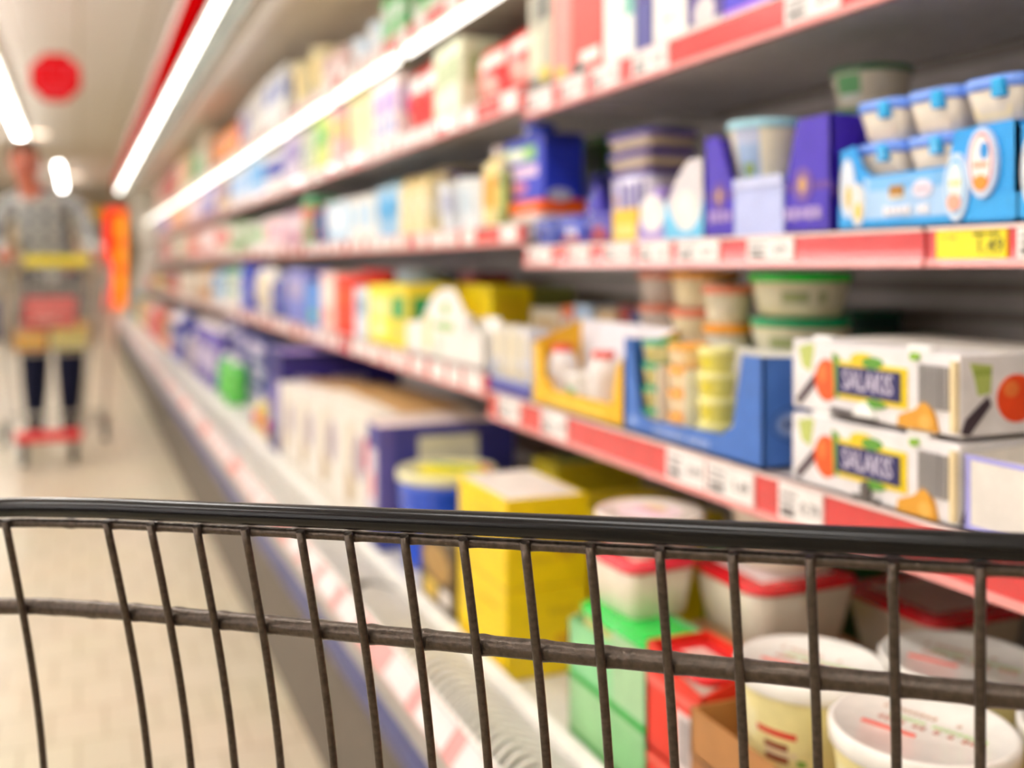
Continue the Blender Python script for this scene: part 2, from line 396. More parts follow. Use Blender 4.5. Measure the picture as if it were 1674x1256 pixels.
# ================================================================ COOLER (multideck), modules 2.5 m long
YB = 1.96; MOD = 2.5; NMOD = 6
white = mat('#e6e3dc', .35); greyp = mat('#a9a297', .4); kick = mat('#5f564b', .6); navy = mat('#3a3d6a', .4)
backm = mat('#b9b2b0', .45, scale=12); undm = mat('#d6d2d2', .5); redf = mat('#980406', .85)
tubem = mat('#fffcf2', .3, emit=7.5, name='lit_tube'); tubem2 = mat('#fffcf2', .3, emit=3.2, name='lit_tube_low')
def extr(mb, pts, y0, y1, m_):    # polygon in x,z extruded along y
    mb.loft([[(x, y0, z) for x, z in pts], [(x, y1, z) for x, z in pts]], m_, smooth=False)
def case_module():
    L = MOD-.004; r = empty('refrigerated_display_case')
    mb = MB(); extr(mb, [(.46,0),(.47,0),(.47,.28),(.447,.30),(.447,.262),(.447,.27),(.447,.30),(.452,.352),(.46,.352),(.48,.30),(.48,0)][0:4]+[(.447,.352),(.462,.352),(.482,.28),(.482,0)], 0, L, greyp)
    mb.build('front_panel', r)
    mb = MB(); mb.box((.452, 0, 0), (.462, L, .262), kick); mb.build('kick_plate', r)
    mb = MB(); extr(mb, [(.447,.262),(.434,.272),(.427,.286),(.428,.304),(.447,.310)], 0, L, navy); mb.build('bumper', r)
    # price strip on the front edge
    mb = MB(); extr(mb, [(.444,.352),(.470,.386),(.476,.383),(.452,.349)], .0, L, mat('#d98f8a', .35)); 
    ps = mb.build('price_rail', r)
    n = 15
    for k in range(n):
        if k % 5 == 3: continue
        t = MB(); a = L*(k+.12)/n; b = L*(k+.86)/n
        extr(t, [(.4445,.3545),(.4685,.3858),(.4678,.3865),(.4437,.3552)], a, b, mat('#ded4d2', .4)); t.build('price_tag', ps)
    # louvred grille
    mb = MB(); extr(mb, [(.470,.383),(.575,.372),(.575,.362),(.470,.373)], 0, L, mat('#3c3a36', .7))
    nl = 100
    for k in range(nl):
        y = .008+(L-.052)*k/(nl-1); pts = [(.474+.098*q/6, y+.034*math.sin(PI*q/6), .386-.009*q/6+.008*math.sin(PI*q/6)) for q in range(7)]
        ids = []
        for (px, py, pz) in pts: ids.append([mb.addv((px, py-.0052, pz)), mb.addv((px, py+.0052, pz)), mb.addv((px, py+.0052, pz-.006)), mb.addv((px, py-.0052, pz-.006))])
        for q in range(6):
            for e in range(4): mb.face((ids[q][e], ids[q][(e+1)%4], ids[q+1][(e+1)%4], ids[q+1][e]), white)
    extr(mb, [(.466,.380),(.474,.390),(.478,.386),(.470,.376)], 0, L, white)
    mb.build('air_grille', r)
    mb = MB(); extr(mb, [(.57,.34),(.572,.386),(.590,.392),(.600,.362),(1.28,.362),(1.28,.34)], 0, L, white); mb.build('deck', r)
    mb = MB(); mb.box((1.30, 0, 0), (1.40, L, 2.15), backm)
    for k in range(34):
        z = .42+k*.045
        mb.box((1.294, .02, z), (1.30, L-.02, z+.018), mat('#8c847c', .5))
    mb.build('back_panel', r)
    mb = MB(); mb.box((1.2906, .0, 1.64), (1.2934, L, 2.03), mat('#d8c4ae', .35)); mb.build('upper_back_panel', r)
    mb = MB(); extr(mb, [(.60,0),(1.30,0),(1.30,.34),(.60,.34)], 0, L, greyp); mb.build('well_body', r)
    # canopy
    mb = MB(); extr(mb, [(.425,2.14),(.425,2.165),(1.40,2.165),(1.40,2.10),(1.30,2.06),(.80,2.02),(.44,2.02),(.44,2.14)], 0, L, mat('#ece4da', .5)); mb.build('canopy', r)
    mb = MB(); extr(mb, [(.42,1.962),(.42,2.137),(.436,2.137),(.436,1.962)], 0, L, redf); mb.build('fascia', r)
    mb = MB(); extr(mb, [(.414,2.137),(.414,2.168),(.430,2.168),(.430,2.137)], 0, L, mat('#e9c9c6', .4)); mb.build('reflection_trim', r)  # pale pink trim, reflection along the fascia put into its colour
    mb = MB(); extr(mb, [(.436,1.975),(.462,2.02),(.58,2.02),(.60,1.985),(.585,1.985),(.57,2.008),(.468,2.008),(.440,1.962)], 0, L, mat('#8f938c', .6)); mb.build('reflector', r)
    for k in range(2):
        mb = MB(); y0 = .03+k*(L/2); mb.tube([(.487, y0, 1.987), (.487, y0+L/2-.06, 1.987)], .013, tubem, 12); mb.build('lamp_tube', r)
    mb = MB(); extr(mb, [(.655,1.975),(.655,2.02),(.70,2.02),(.70,1.975)], 0, L, mat('#f2eee8', .4)); mb.build('air_outlet', r)
    return r
ordn = ['first', 'second', 'third', 'fourth', 'fifth', 'sixth', 'seventh', 'eighth', 'ninth', 'tenth', 'eleventh', 'twelfth', 'thirteenth', 'fourteenth', 'fifteenth', 'sixteenth', 'seventeenth', 'eighteenth', 'nineteenth', 'twentieth'] + ['number %d' % k for k in range(21, 60)]
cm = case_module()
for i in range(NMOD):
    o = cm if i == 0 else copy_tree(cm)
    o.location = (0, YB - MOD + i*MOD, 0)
    tag(o, ['white open refrigerated case beside the dark cart, holding the cheese tubs', 'white open refrigerated case holding navy carton and yellow packs, second in line',
            'open refrigerated case, third in the run, level with far cart', 'open refrigerated case, fourth in the run, beyond far shopper',
            'open refrigerated case, fifth in the run toward the red column', 'open refrigerated case, last of the run before the red column'][i], 'refrigerated case', 'refrigerated cases')
# unseen cases across the aisle, added to throw fill light onto the goods
for i in range(4):
    o = copy_tree(cm); o.rotation_euler = (0, 0, PI)
    for zz in (.72, 1.04, 1.36, 1.68):
        mb = MB(); mb.box((.80, .01, zz), (1.288, MOD-.02, zz+.02), mat('#e6e2dc', .5)); mb.box((.79, .01, zz-.01), (.80, MOD-.02, zz+.04), mat('#e6d0cc', .4)); sb = mb.build('fill_light_shelf', o)
        mb = MB(); mb.tube([(.782, .05, zz+.01), (.782, MOD-.06, zz+.01)], .015, mat('#fbf8f4', .4, emit=20.), 10); mb.build('lamp_tube', sb)  # added bright tube, sends level light into the shelves opposite
    o.location = (-1.95, YB + (i+.0)*MOD, 0)
    tag(o, 'added unseen refrigerated case giving fill light across the aisle, %s from the entrance' % ordn[i], 'refrigerated case', 'added fill-light cases across the aisle')
# end panel
mb = MB(); extr(mb, [(.45,0),(.45,.38),(.60,.40),(.60,.5),(.78,1.2),(.60,1.96),(.425,1.96),(.425,2.16),(1.40,2.16),(1.40,0)], 0, .03, mat('#e8e2d6', .4))
tag(mb.build('case_end_panel', None, (0, YB+MOD*(NMOD-1)+.03, 0)), 'pale end panel closing the far end of refrigerated cases', 'end panel')

# shelves: (name, front x, underside z, rail top z) for the near module and the others
SH = {'S1': (.82, 1.604, 1.655), 'S2': (.84, 1.302, 1.352), 'S3': (.84, 1.000, 1.043), 'S4': (.762, .697, .752)}
FAR = {'S1': (.82, 1.604, 1.655), 'S2': (.84, 1.325, 1.374), 'S3': (.84, 1.046, 1.092), 'S4': (.762, .735, .786)}
WHERE = {'S1': 'top shelf', 'S2': 'second shelf', 'S3': 'middle shelf', 'S4': 'lower shelf', 'T': 'bottom deck'}
railred = mat('#cf3a3c', .22, coat=.5); lipm = mat('#e99a96', .25, coat=.4); tagw = mat('#f3efec', .3)
def shelf(key, y0, y1, spec, tags, label, breaks=(), lit=False, ledge=True):
    xf, zb, zt = spec; L = y1-y0
    r = empty('display_shelf', (xf, y0, zb))
    mb = MB(); H = zt-zb
    mb.box((.012, .002, H-.012), (1.29-xf, L-.002, H-.003), undm if key != 'S1' else mat('#c9c2b6', .5))
    mb.box((.012, .002, .012), (.03, L-.002, H-.012), undm)
    mb.box((.03, .002, H-.03), (1.29-xf, .02, H-.012), undm); mb.box((.03, L-.02, H-.03), (1.29-xf, L-.002, H-.012), undm)
    mb.build('shelf_board', r)
    cuts = [0] + [b-y0 for b in breaks] + [L]
    for a, b in zip(cuts[:-1], cuts[1:]):
        mb = MB(); mb.box((.002, a+.003, .008), (.012, b-.003, H), railred); mb.box((-.001, a+.003, 0), (.012, b-.003, .009), lipm)
        mb.box((-.0005, a+.003, H-.004), (.018, b-.003, H), mat('#f3dcd8', .3))
        rail = mb.build('price_rail', r)
        for (ta, tb, col) in tags:
            ta, tb = ta-y0, tb-y0
            if (ta+tb)/2 < a or (ta+tb)/2 > b: continue
            t = MB(); t.box((-.0012, ta, .009), (.002, tb, H-.005), tagw if col == 'w' else mat('#f0e000', .3))
            if y0 < 1:
                ink = P('#4a4648'); w_ = tb-ta; hh = H-.014
                dec = [('T', .74, .45, .34, random.choice(['1.49', '0.99', '1.29', '2.19', '0.79']), '#787270'), ('s', .06, .45, .75, .1, '#8a8484'), ('s', .06, .4, .52, .1, '#8a8484'), ('b', .08, .4, .12, .36, '#8a8484')]
                if col != 'w': dec[0] = ('T', .78, .42, .5, '1.49', '#5c5a10'); dec = dec[:1]+[('s', .1, .3, .75, .08, '#9a9420'), ('s', .55, .92, .85, .13, '#6c6818')]
                decorate(t, w_, hh, dec, Matrix.Translation((-.0012, tb, .009)) @ Matrix.Rotation(RZ, 4, 'Z'))
            t.build('price_tag', rail)
    if lit:
        n = max(1, round(L/.95))
        for k in range(n):
            mb = MB(); mb.tube([(.012, L*k/n+.05, -.018), (.012, L*(k+1)/n-.05, -.016)], .0105, tubem2, 10); mb.build('lamp_tube', r)
        mb = MB(); mb.box((-.004, .004, -.006), (.03, L-.004, .0), mat('#f2efe6', .3)); mb.build('lamp_channel', r)
    tag(r, label, 'shelf', 'shelves of the refrigerated cases')
def tg(key, us):
    xf = SH[key][0]; return [(Yat(b, xf), Yat(a, xf), c) for a, b, c in us]
T3 = tg('S3', [(864, 900, 'w'), (930, 963, 'w'), (989, 1033, 'w'), (1045, 1095, 'w'), (1108, 1175, 'w'), (1223, 1297, 'w'), (1532, 1646, 'y'), (1664, 1760, 'w')])
T4 = tg('S4', [(815, 850, 'w'), (886, 926, 'w'), (1091, 1153, 'w'), (1157, 1232, 'w'), (1274, 1345, 'w')])
T2 = tg('S2', [(864, 902, 'w'), (918, 956, 'w'), (970, 1012, 'w'), (1035, 1092, 'w'), (1284, 1374, 'w')])
def autotags(y0, y1, seed):
    rs = random.Random(seed); o = []; y = y0+.03
    while y < y1-.1:
        w = rs.uniform(.075, .1); o.append((y, y+w, 'w')); y += w+rs.choice([.02, .03, .05, .09, .16])
    return o
nm1 = YB-MOD
shelf('S1', nm1, YB-.004, SH['S1'], autotags(nm1, YB, 1), 'top shelf of the case beside the dark cart', lit=True)
shelf('S2', nm1, YB-.004, SH['S2'], T2, 'second shelf of the case beside dark cart, red rail with white price tags')
shelf('S3', nm1, YB-.004, SH['S3'], T3, 'eye-level shelf carrying the purple and light blue cases, red rail', breaks=(Yat(1511, .84),))
shelf('S4', nm1, YB-.004, SH['S4'], T4, 'lower shelf carrying white cheese boxes and blue case, red rail')
modn = ['', 'second', 'third', 'fourth', 'fifth', 'last']
for i in range(1, NMOD):
    a = YB+(i-1)*MOD
    for k in ('S1', 'S2', 'S3', 'S4'):
        sp = FAR[k]
        shelf(k, a, a+MOD-.006, sp, autotags(a, a+MOD, i*10+ord(k[1])), '%s of the %s refrigerated case in the run' % (WHERE[k], modn[i]), lit=(k == 'S1'))

# ================================================================ THE DARK CART IN FRONT
wire = mat('#564c44', .32, metal=.7, noise=.14, scale=260, bump=.3); tube_m = mat('#060609', .45, metal=.0, noise=.02, scale=20, coat=.0)
tube_m.node_tree.nodes['Principled BSDF'].inputs['Roughness'].default_value = .2; tube_m.node_tree.nodes['Principled BSDF'].inputs['Specular IOR Level'].default_value = .32
def build_near_cart():
    P0 = Vector((.0171, .7831)); Dv = Vector((.6868, -.7268)).normalized(); Nv = Vector((-Dv.y, Dv.x))   # Dv along the panel, Nv away from the basket
    S = .04
    def rimz(n): return .8305 + .0026*n - .00001*n*n if n > 0 else .8305 + .0034*max(n, -2.8)
    def bulge(h):                                   # outward lean of the bars below the rim
        t = min(1, max(0, h/.36)); return .05*math.sin(t*PI*.62)/math.sin(PI*.5) if t < .8 else .05*math.sin(.8*PI*.62)-(t-.8)*.05
    def pt(n, h=0, off=0):
        """point of the front panel n spacings along, h below the rim; before n=-1 the panel turns round the corner"""
        z = rimz(n) - h; o = off + bulge(h); Rc = .11
        if n >= -1.9:
            p = P0 + Dv*(S*n) + Nv*o
        else:
            s = (-1.9 - n)*S; c0 = P0 + Dv*(S*-1.9) - Nv*Rc
            a = min(s/Rc, PI/2)
            dirv = Nv*math.cos(a) - Dv*math.sin(a)
            p = c0 + dirv*(Rc+o)
            if s/Rc > PI/2: p = p - Nv*(s-Rc*PI/2); z += .10*(s-Rc*PI/2)
        return Vector((p.x, p.y, z))
    r = empty('shopping_cart', (P0.x, P0.y, 0)); off = Vector((P0.x, P0.y, 0))
    def L(pts): return [p - off for p in pts]
    n1 = 16.6
    ns = [-1.9 + (n1+1.9)*k/30 for k in range(31)]
    arc = [-26 + 24.1*k/60 for k in range(60)]
    # right side panel, mirrored corner
    def ptr(s, h=0, off=0):
        z = rimz(n1)-h; o = off+bulge(h)*.4; Rc = .075; c0 = P0+Dv*(S*n1)-Nv*Rc; a = min(s/Rc, PI/2)
        p = c0+(Nv*math.cos(a)+Dv*math.sin(a))*(Rc+o)
        if s/Rc > PI/2: p = p-Nv*(s-Rc*PI/2); z += .10*(s-Rc*PI/2)
        return Vector((p.x, p.y, z))
    sr = [.02+.95*k/40 for k in range(41)]
    def path(h, off=0): return L([pt(n, h, off) for n in arc]+[pt(n, h, off) for n in ns]+[ptr(s, h, off) for s in sr])
    g = MB(); g.tube(path(.0, .002), .0072, tube_m, 16); 
    # joint collar where two sleeves meet
    g2 = MB(); g2.tube(L([pt(-1.12, 0, .002), pt(-.94, 0, .002)]), [.0060, .0060], mat('#0c0c0e', .5), 12)
    g.build('top_rail', r); g2.build('rail_joint', r)
    fine = [-1.9+(n1+1.9)*k/220 for k in range(221)]
    rad = lambda n, r0, dr: r0+dr*max(0, 1-abs(n-round(n))/.2)**1.5
    g = MB(); g.tube(L([pt(n, .0125, .004) for n in arc]+[pt(n, .0125, .004) for n in fine]+[ptr(s, .0125, .004) for s in sr]), [.0036]*len(arc)+[rad(n, .0034, .0007) for n in fine]+[.0036]*len(sr), wire, 12); g.build('upper_wire', r)
    g = MB(); g.tube(L([pt(n, .0815, .0078) for n in arc]+[pt(n, .0815, .0078) for n in fine]+[ptr(s, .0815, .0078) for s in sr]), [.0062]*len(arc)+[rad(n, .0061, .0008) for n in fine]+[.0062]*len(sr), wire, 18); g.build('middle_rail', r)
    g = MB(); g.tube(path(.30, .0), .0035, wire, 8); g.build('lower_wire', r)
    hs = [.0095+.32*k/16 for k in range(17)]
    for k in [-2.42, 0] + list(range(1, 17)):
        shift = {4: .1}.get(k, 0)
        lean = .0
        g = MB(); g.tube(L([pt(k+shift+lean*h, h, -.0012) for h in hs]), .0028, wire, 10)
        g.lathe(0, 0, [(.0, 0), (.0001, .0001)], wire, 4) if False else None
        g.build('upright_bar', r)
    def side(fn, vals, nm):
        g = MB()
        for s in vals: g.tube(L([fn(s, h) for h in hs]), .0028, wire, 6)
        g.build(nm, r)
    side(lambda s, h: pt(s, h, -.0012), [-4.6-1.25*k for k in range(17)], 'side_grid'); side(lambda s, h: ptr(s, h, -.0012), [.14+.05*k for k in range(16)], 'side_grid')
    # basket floor grid, chassis, wheels and handle
    a0, b0 = pt(-1, .33), ptr(.02, .33); a1 = pt(-25, .33); b1 = ptr(.95, .33)
    zf = .50; g = MB()
    for k in range(14):
        t = (k+.5)/14; g.tube(L([Vector((*(a0.lerp(b0, t).xy), zf)), Vector((*(a1.lerp(b1, t).xy), zf+.02))]), .0025, wire, 6)
    for k in range(8):
        t = k/7; g.tube(L([Vector((*(a0.lerp(a1, t).xy), zf-.004+.02*t)), Vector((*(b0.lerp(b1, t).xy), zf-.004+.02*t))]), .003, wire, 6)
    g.build('basket_floor', r)
    g = MB(); mid0 = a0.lerp(b0, .5); mid1 = a1.lerp(b1, .5); bk = (mid1-mid0); bk.z = 0; bk.normalize(); sd = Vector((Dv.x, Dv.y, 0))
    wh = []
    for sgn in (-1, 1):
        f_ = Vector((mid0.x, mid0.y, 0)) + bk*.22 + sd*(.10*sgn) ; q_ = Vector((mid0.x, mid0.y, 0)) + bk*.88 + sd*(.20*sgn)
        f_.z = .13; q_.z = .13
        g.tube(L([f_+Vector((0,0,-.0)), f_+bk*.03+Vector((0,0,.03)), q_+Vector((0,0,.03)), q_+Vector((0,0,.40))+bk*.03, Vector(((a1 if sgn < 0 else b1).x, (a1 if sgn < 0 else b1).y, .93))]), .011, tube_m, 10); wh += [f_, q_]
    g.build('chassis', r)
    for w_ in wh:
        g = MB(); g.tube(L([Vector((w_.x, w_.y, .13)), Vector((w_.x, w_.y, .06))]), .008, tube_m, 8); c_ = g.build('caster', r)
        g = MB(); c2 = Vector((w_.x, w_.y, .055))+bk*.015; g.tube(L([c2-sd*.012, c2+sd*.012]), .055, mat('#222226', .5), 20); g.build('wheel', c_)
    g = MB(); e0, e1 = pt(-26), ptr(.97); g.tube(L([e0, e0+bk*.06+Vector((0,0,.03)), e1+bk*.06+Vector((0,0,.03)), e1]), .013, tube_m, 12); g.build('handle', r)
    tag(r, 'dark wire shopping cart with black top rail in front', 'shopping cart')
build_near_cart()

# ================================================================ THE FAR SHOPPER AND HIS CART
def far_cart():
    r = empty('shopping_cart', (-.125, 6.15, 0), math.radians(-1.5)); gw = mat('#aaa498', .35, metal=.4); M_ = MB
    # y=-.42 front (toward the viewer), y=.42 handle end
    tf, tb_, bf, bb = .235, .285, .185, .22
    def ring(t):  # t 0 bottom 1 top
        f_ = bf+(tf-bf)*t; b_ = bb+(tb_-bb)*t; y0 = -.36-.06*t; y1 = .30+.06*t; z0 = .56+.36*t; z1 = .60+.40*t
        return [(-f_, y0, z0), (f_, y0, z0), (b_, y1, z1), (-b_, y1, z1)]
    g = M_()
    for k in range(8):
        q = ring(k/7); g.tube(q, .0034 if k not in (0, 7) else .007, gw, 6, closed=True)
    A, B = ring(0), ring(1)
    def lp(a, b, t): return tuple(a[i]+(b[i]-a[i])*t for i in range(3))
    for (i, j, n) in ((0, 1, 12), (1, 2, 18), (3, 0, 18), (2, 3, 12)):
        for k in range(n+1): g.tube([lp(A[i], A[j], k/n), lp(B[i], B[j], k/n)], .0030, gw, 6)
    for k in range(1, 10): g.tube([lp(A[0], A[1], k/10), lp(A[3], A[2], k/10)], .0025, gw, 6)
    g.build('wire_basket', r)
    g = M_()
    for s in (-1, 1):
        g.tube([(.13*s, -.40, .14), (.15*s, -.36, .16), (.25*s, .28, .16), (.262*s, .34, .16), (.28*s, .30, .62), (.285*s, .42, 1.0)], .011, gw, 8)
        g.tube([(.15*s, -.2, .18), (.19*s, -.33, .56)], .008, gw, 8)
    g.tube([(-.25, .28, .17), (.25, .28, .17)], .009, gw, 8); g.build('chassis', r)
    g = M_(); g.rbox(-.155, .155, -.445, -.415, .125, .178, .014, mat('#d8202c', .35)); g.build('bumper', r)
    g = M_(); g.tube([(-.285, .42, 1.0), (-.27, .47, 1.035), (.27, .47, 1.035), (.285, .42, 1.0)], .014, gw, 10); hd = g.build('handle', r)
    g = M_(); g.rbox(-.175, .175, .445, .485, 1.0, 1.065, .012, mat('#dcc800', .4)); g.build('handle_grip', hd)
    for i, (x, y, rr) in enumerate(((-.115, -.39, .055), (.115, -.39, .055), (-.262, .33, .06), (.262, .33, .06))):
        g = M_(); g.box((x-.024, y-.012, rr*1.1), (x-.018, y+.012, .16), gw); g.box((x+.018, y-.012, rr*1.1), (x+.024, y+.012, .16), gw); g.box((x-.02, y-.014, .125), (x+.02, y+.014, .135), gw)
        c_ = g.build('caster', r)
        g = M_(); g.tube([(x-.015, y, rr), (x+.015, y, rr)], rr, mat('#101014', .6), 22); g.build('wheel', c_)
    tag(r, 'grey wire shopping cart with yellow handle grip and red bumper, pushed toward the viewer', 'shopping cart')
    base = Vector((-.125, 6.15, 0))
    def inb(o, x, y, z, label, cat): o.location = base+Vector((x, y, z)); tag(o, label, cat, 'goods in the far cart')
    inb(carton('carton', .25, .06, .16, '#d03238', front=[('r', .1, .9, .5, .85, '#e06060'), ('s', .15, .85, .3, .12, '#f0d8d0')]), -.01, -.26, .684, 'red carton standing in the far cart basket', 'carton')
    inb(carton('carton', .15, .14, .09, '#e8a030', front=[('r', .1, .9, .3, .7, '#f0d060')]), -.10, -.25, .578, 'orange carton at the bottom of the far cart', 'carton')
    inb(carton('carton', .17, .12, .10, '#e6dc92', front=[('r', .05, .95, .55, .95, '#d0c050')]), .080, -.25, .578, 'pale yellow carton at the bottom of far cart', 'carton')
    inb(carton('carton', .07, .09, .20, '#3c3c44', front=[('r', .1, .9, .2, .5, '#9a9aa0')]), -.145, -.08, .59, 'dark grey carton upright in the far cart basket', 'carton')
    inb(carton('carton', .16, .13, .12, '#f0b048', front=[('e', .5, .5, .3, .3, '#fff0c0')]), .10, -.06, .59, 'orange and cream carton behind in far cart basket', 'carton')
far_cart()

def skin(name, chains, mt, parent=None, sub=1):
    """chains: list of [(x,y,z,radius)] or with rx,ry; first chain's first vertex is the root"""
    me = bpy.data.meshes.new(name); bm = bmesh.new(); sk = bm.verts.layers.skin.verify(); idx = {}
    def gv(p):
        k = tuple(round(c, 4) for c in p[:3])
        if k in idx: return idx[k], False
        v = bm.verts.new(p[:3]); v[sk].radius = (p[3], p[4] if len(p) > 4 else p[3]); idx[k] = v; return v, True
    for ci, ch in enumerate(chains):
        prev = None; first = True
        for p in ch:
            v, new = gv(p)
            if first and new: v[sk].use_root = True
            first = False
            if prev is not None and prev is not v: bm.edges.new((prev, v))
            prev = v
    bm.to_mesh(me); bm.free(); me.materials.append(mt)
    o = bpy.data.objects.new(name, me); C.objects.link(o)
    m1 = o.modifiers.new('skin', 'SKIN'); m1.use_smooth_shade = True
    m2 = o.modifiers.new('sub', 'SUBSURF'); m2.levels = m2.render_levels = sub
    if parent is not None: o.parent = parent
    return o
def shopper():
    sk_ = mat('#bd6c54', .5); hx, hy, hz = -.29, 6.74, 1.60
    hands = []
    pel = (-.15, 7.02, .95, .10, .08); sp1 = (-.165, 6.98, 1.10, .105, .075); ch = (-.20, 6.92, 1.28, .15, .10); nb = (-.25, 6.86, 1.42, .055, .055); nk = (-.275, 6.81, 1.49, .044, .044)
    head = [nk, (hx+.006, hy+.03, hz-.055, .062, .078), (hx, hy+.03, hz+.035, .082, .094), (hx-.005, hy+.035, hz+.105, .062, .07)]
    def arm(s, hd):
        sh = (ch[0]+s*.19, ch[1]-.01, 1.38, .055); el = (ch[0]+s*.27, 6.86, 1.14, .042); wr = (hd[0], hd[1]+.09, hd[2]+.035, .027)
        up = (ch[0]+s*.24, 6.89, 1.26, .048); fa = ((el[0]+wr[0])/2, (el[1]+wr[1])/2, (el[2]+wr[2])/2, .038)
        pm = (hd[0], hd[1]+.02, hd[2]+.028, .034, .02)
        return [nb, (ch[0]+s*.10, ch[1]-.01, 1.40, .06), sh, up, el, fa, wr, pm]
    hl, hr = (-.385, 6.625, 1.045), (.125, 6.615, 1.045)
    ch_ = [[pel, sp1, ch, nb] + head, arm(-1, hl), arm(1, hr)]
    legs = []
    for s, fx, fy in ((-1, -.245, 7.06), (1, -.045, 7.0)):
        hp = (pel[0]+s*.085, pel[1], .90, .105); kn = (fx+s*.0, fy-.03, .50, .078); an = (fx, fy+.035, .065, .032); to = (fx, fy-.09, .030, .018)
        legs.append([pel, hp, (hp[0]*.5+kn[0]*.5, hp[1]*.5+kn[1]*.5, .70, .092), kn, (kn[0]*.4+an[0]*.6, kn[1]*.4+an[1]*.6, .28, .066), an, to])
    ch_ += legs
    for hd, s in ((hl, -1), (hr, 1)):       # four fingers curled round the handle, thumb beneath
        pm = (hd[0], hd[1]+.02, hd[2]+.028, .034, .02)
        for k, ln in enumerate((.9, 1.05, 1.0, .8)):
            x = hd[0]+(k-1.5)*.019
            ch_.append([(x, hd[1]+.018, hd[2]+.030, .009), (x, hd[1]-.018*ln, hd[2]+.026, .009), (x, hd[1]-.034*ln, hd[2]+.004, .0085), (x, hd[1]-.022*ln, hd[2]-.016, .0075)])
        ch_.append([(hd[0]-s*.030, hd[1]+.035, hd[2]+.018, .011), (hd[0]-s*.038, hd[1]+.022, hd[2]-.004, .010), (hd[0]-s*.036, hd[1]+.002, hd[2]-.020, .009)])
    body = skin('person', ch_, sk_, sub=2)
    # clothing
    shirtm = bpy.data.materials.new('grey_plaid'); shirtm.use_nodes = True; nt = shirtm.node_tree; b = nt.nodes['Principled BSDF']; tc = nt.nodes.new('ShaderNodeTexCoord')
    w1 = nt.nodes.new('ShaderNodeTexBrick'); w1.offset = 0; w1.inputs['Scale'].default_value = 1; w1.inputs['Brick Width'].default_value = .09; w1.inputs['Row Height'].default_value = .09; w1.inputs['Mortar Size'].default_value = .014
    w1.inputs['Color1'].default_value = lin('#ccc8be'); w1.inputs['Color2'].default_value = lin('#a6a9a6'); w1.inputs['Mortar'].default_value = lin('#62686c')
    mp = nt.nodes.new('ShaderNodeMapping'); mp.inputs['Rotation'].default_value = (PI/2, 0, 0); nt.links.new(tc.outputs['Object'], mp.inputs['Vector']); nt.links.new(mp.outputs['Vector'], w1.inputs['Vector'])
    nt.links.new(w1.outputs['Color'], b.inputs['Base Color']); b.inputs['Roughness'].default_value = .8
    def grow(p, k): return (p[0], p[1], p[2], p[3]+k) + ((p[4]+k,) if len(p) > 4 else ())
    a1, a2 = arm(-1, hl)[:7], arm(1, hr)[:7]
    hem = (-.15, 7.02, .83, .175, .15)
    skin('shirt', [[hem, grow(pel, .055), grow(sp1, .045), grow(ch, .028), grow(nb, .02), (nk[0]+.005, nk[1]+.015, 1.468, .058)]] + [[grow(q, .016) for q in a] for a in (a1[:6]+[a1[6]], a2)], shirtm, body, 2)
    skin('trousers', [[(pel[0], pel[1], .95, .135, .115)] + [grow(q, .018) for q in l[1:-2]] + [(l[-2][0], l[-2][1], .10, .064), (l[-2][0], l[-2][1], .045, .060), (l[-2][0], l[-2][1], .02, .056)] for l in legs], mat('#10142c', .8), body, 2)
    for l, s in zip(legs, (-1, 1)):
        an, to = l[-2], l[-1]; g = MB()
        loops = []
        for t, w_, h_ in ((-.07, .03, .055), (-.04, .042, .085), (.03, .046, .095), (.09, .048, .072), (.15, .042, .045), (.175, .02, .03)):
            loops.append([(an[0]+w_*math.cos(2*PI*k/12), an[1]-t, max(.0, .0+h_/2+h_/2*math.sin(2*PI*k/12))) for k in range(12)])
        g.loft(loops, mat('#2c2420', .5)); g.build('shoe', body)
    # hair cap at back and top of the head
    g = MB(); hair = mat('#6a5a4a', .8, noise=.15); n = 18; loops = []
    for i in range(7):
        ph = PI/2*(1-i/6)*.98; rr = .100*math.cos(ph); 
        loops.append([(hx-.012+rr*.82*math.cos(2*PI*k/n), hy+.047+rr*1.02*math.sin(2*PI*k/n), hz+.082+.082*math.sin(ph)+(.004*i*max(0, -math.sin(2*PI*k/n)) - .017*i*max(0, math.sin(2*PI*k/n)+.15))) for k in range(n)])
    g.loft(loops, hair); g.build('hair', body)
    # face: nose, brows, eyes, mouth, ears
    fm = mat('#a9563f', .5)
    g = MB(); g.loft([[(hx-.012+.004*q, hy-.052, hz+.03), (hx-.002, hy-.058, hz+.03), (hx+.010, hy-.052, hz+.03)] for q in (0,)] + [[(hx-.020, hy-.050, hz-.018), (hx-.002, hy-.086, hz-.014), (hx+.016, hy-.050, hz-.018)]], fm); g.build('nose', body)
    for s in (-1, 1):
        g = MB(); g.lathe(0, 0, [(.001, -.005), (.007, -.003), (.009, 0), (.007, .003), (.001, .005)], mat('#e8e0d8', .3), 12); e = g.build('eye', body, (hx-.002+s*.028, hy-.0435, hz+.028)); e.rotation_euler = (PI/2, 0, 0)
        g2 = MB(); g2.lathe(0, 0, [(.001, 0), (.005, .001), (.004, .003)], mat('#2c1c14', .3), 10); g2.build('pupil', e, (0, 0, .004))
        g = MB(); g.tube([(hx+s*.014, hy-.056, hz+.047), (hx+s*.030, hy-.056, hz+.052), (hx+s*.046, hy-.046, hz+.046)], .004, hair, 6); g.build('eyebrow', body)
        g = MB(); g.rbox(hx+s*.075-.008, hx+s*.075+.008, hy+.02, hy+.055, hz-.015, hz+.04, .008, fm); g.build('ear', body)
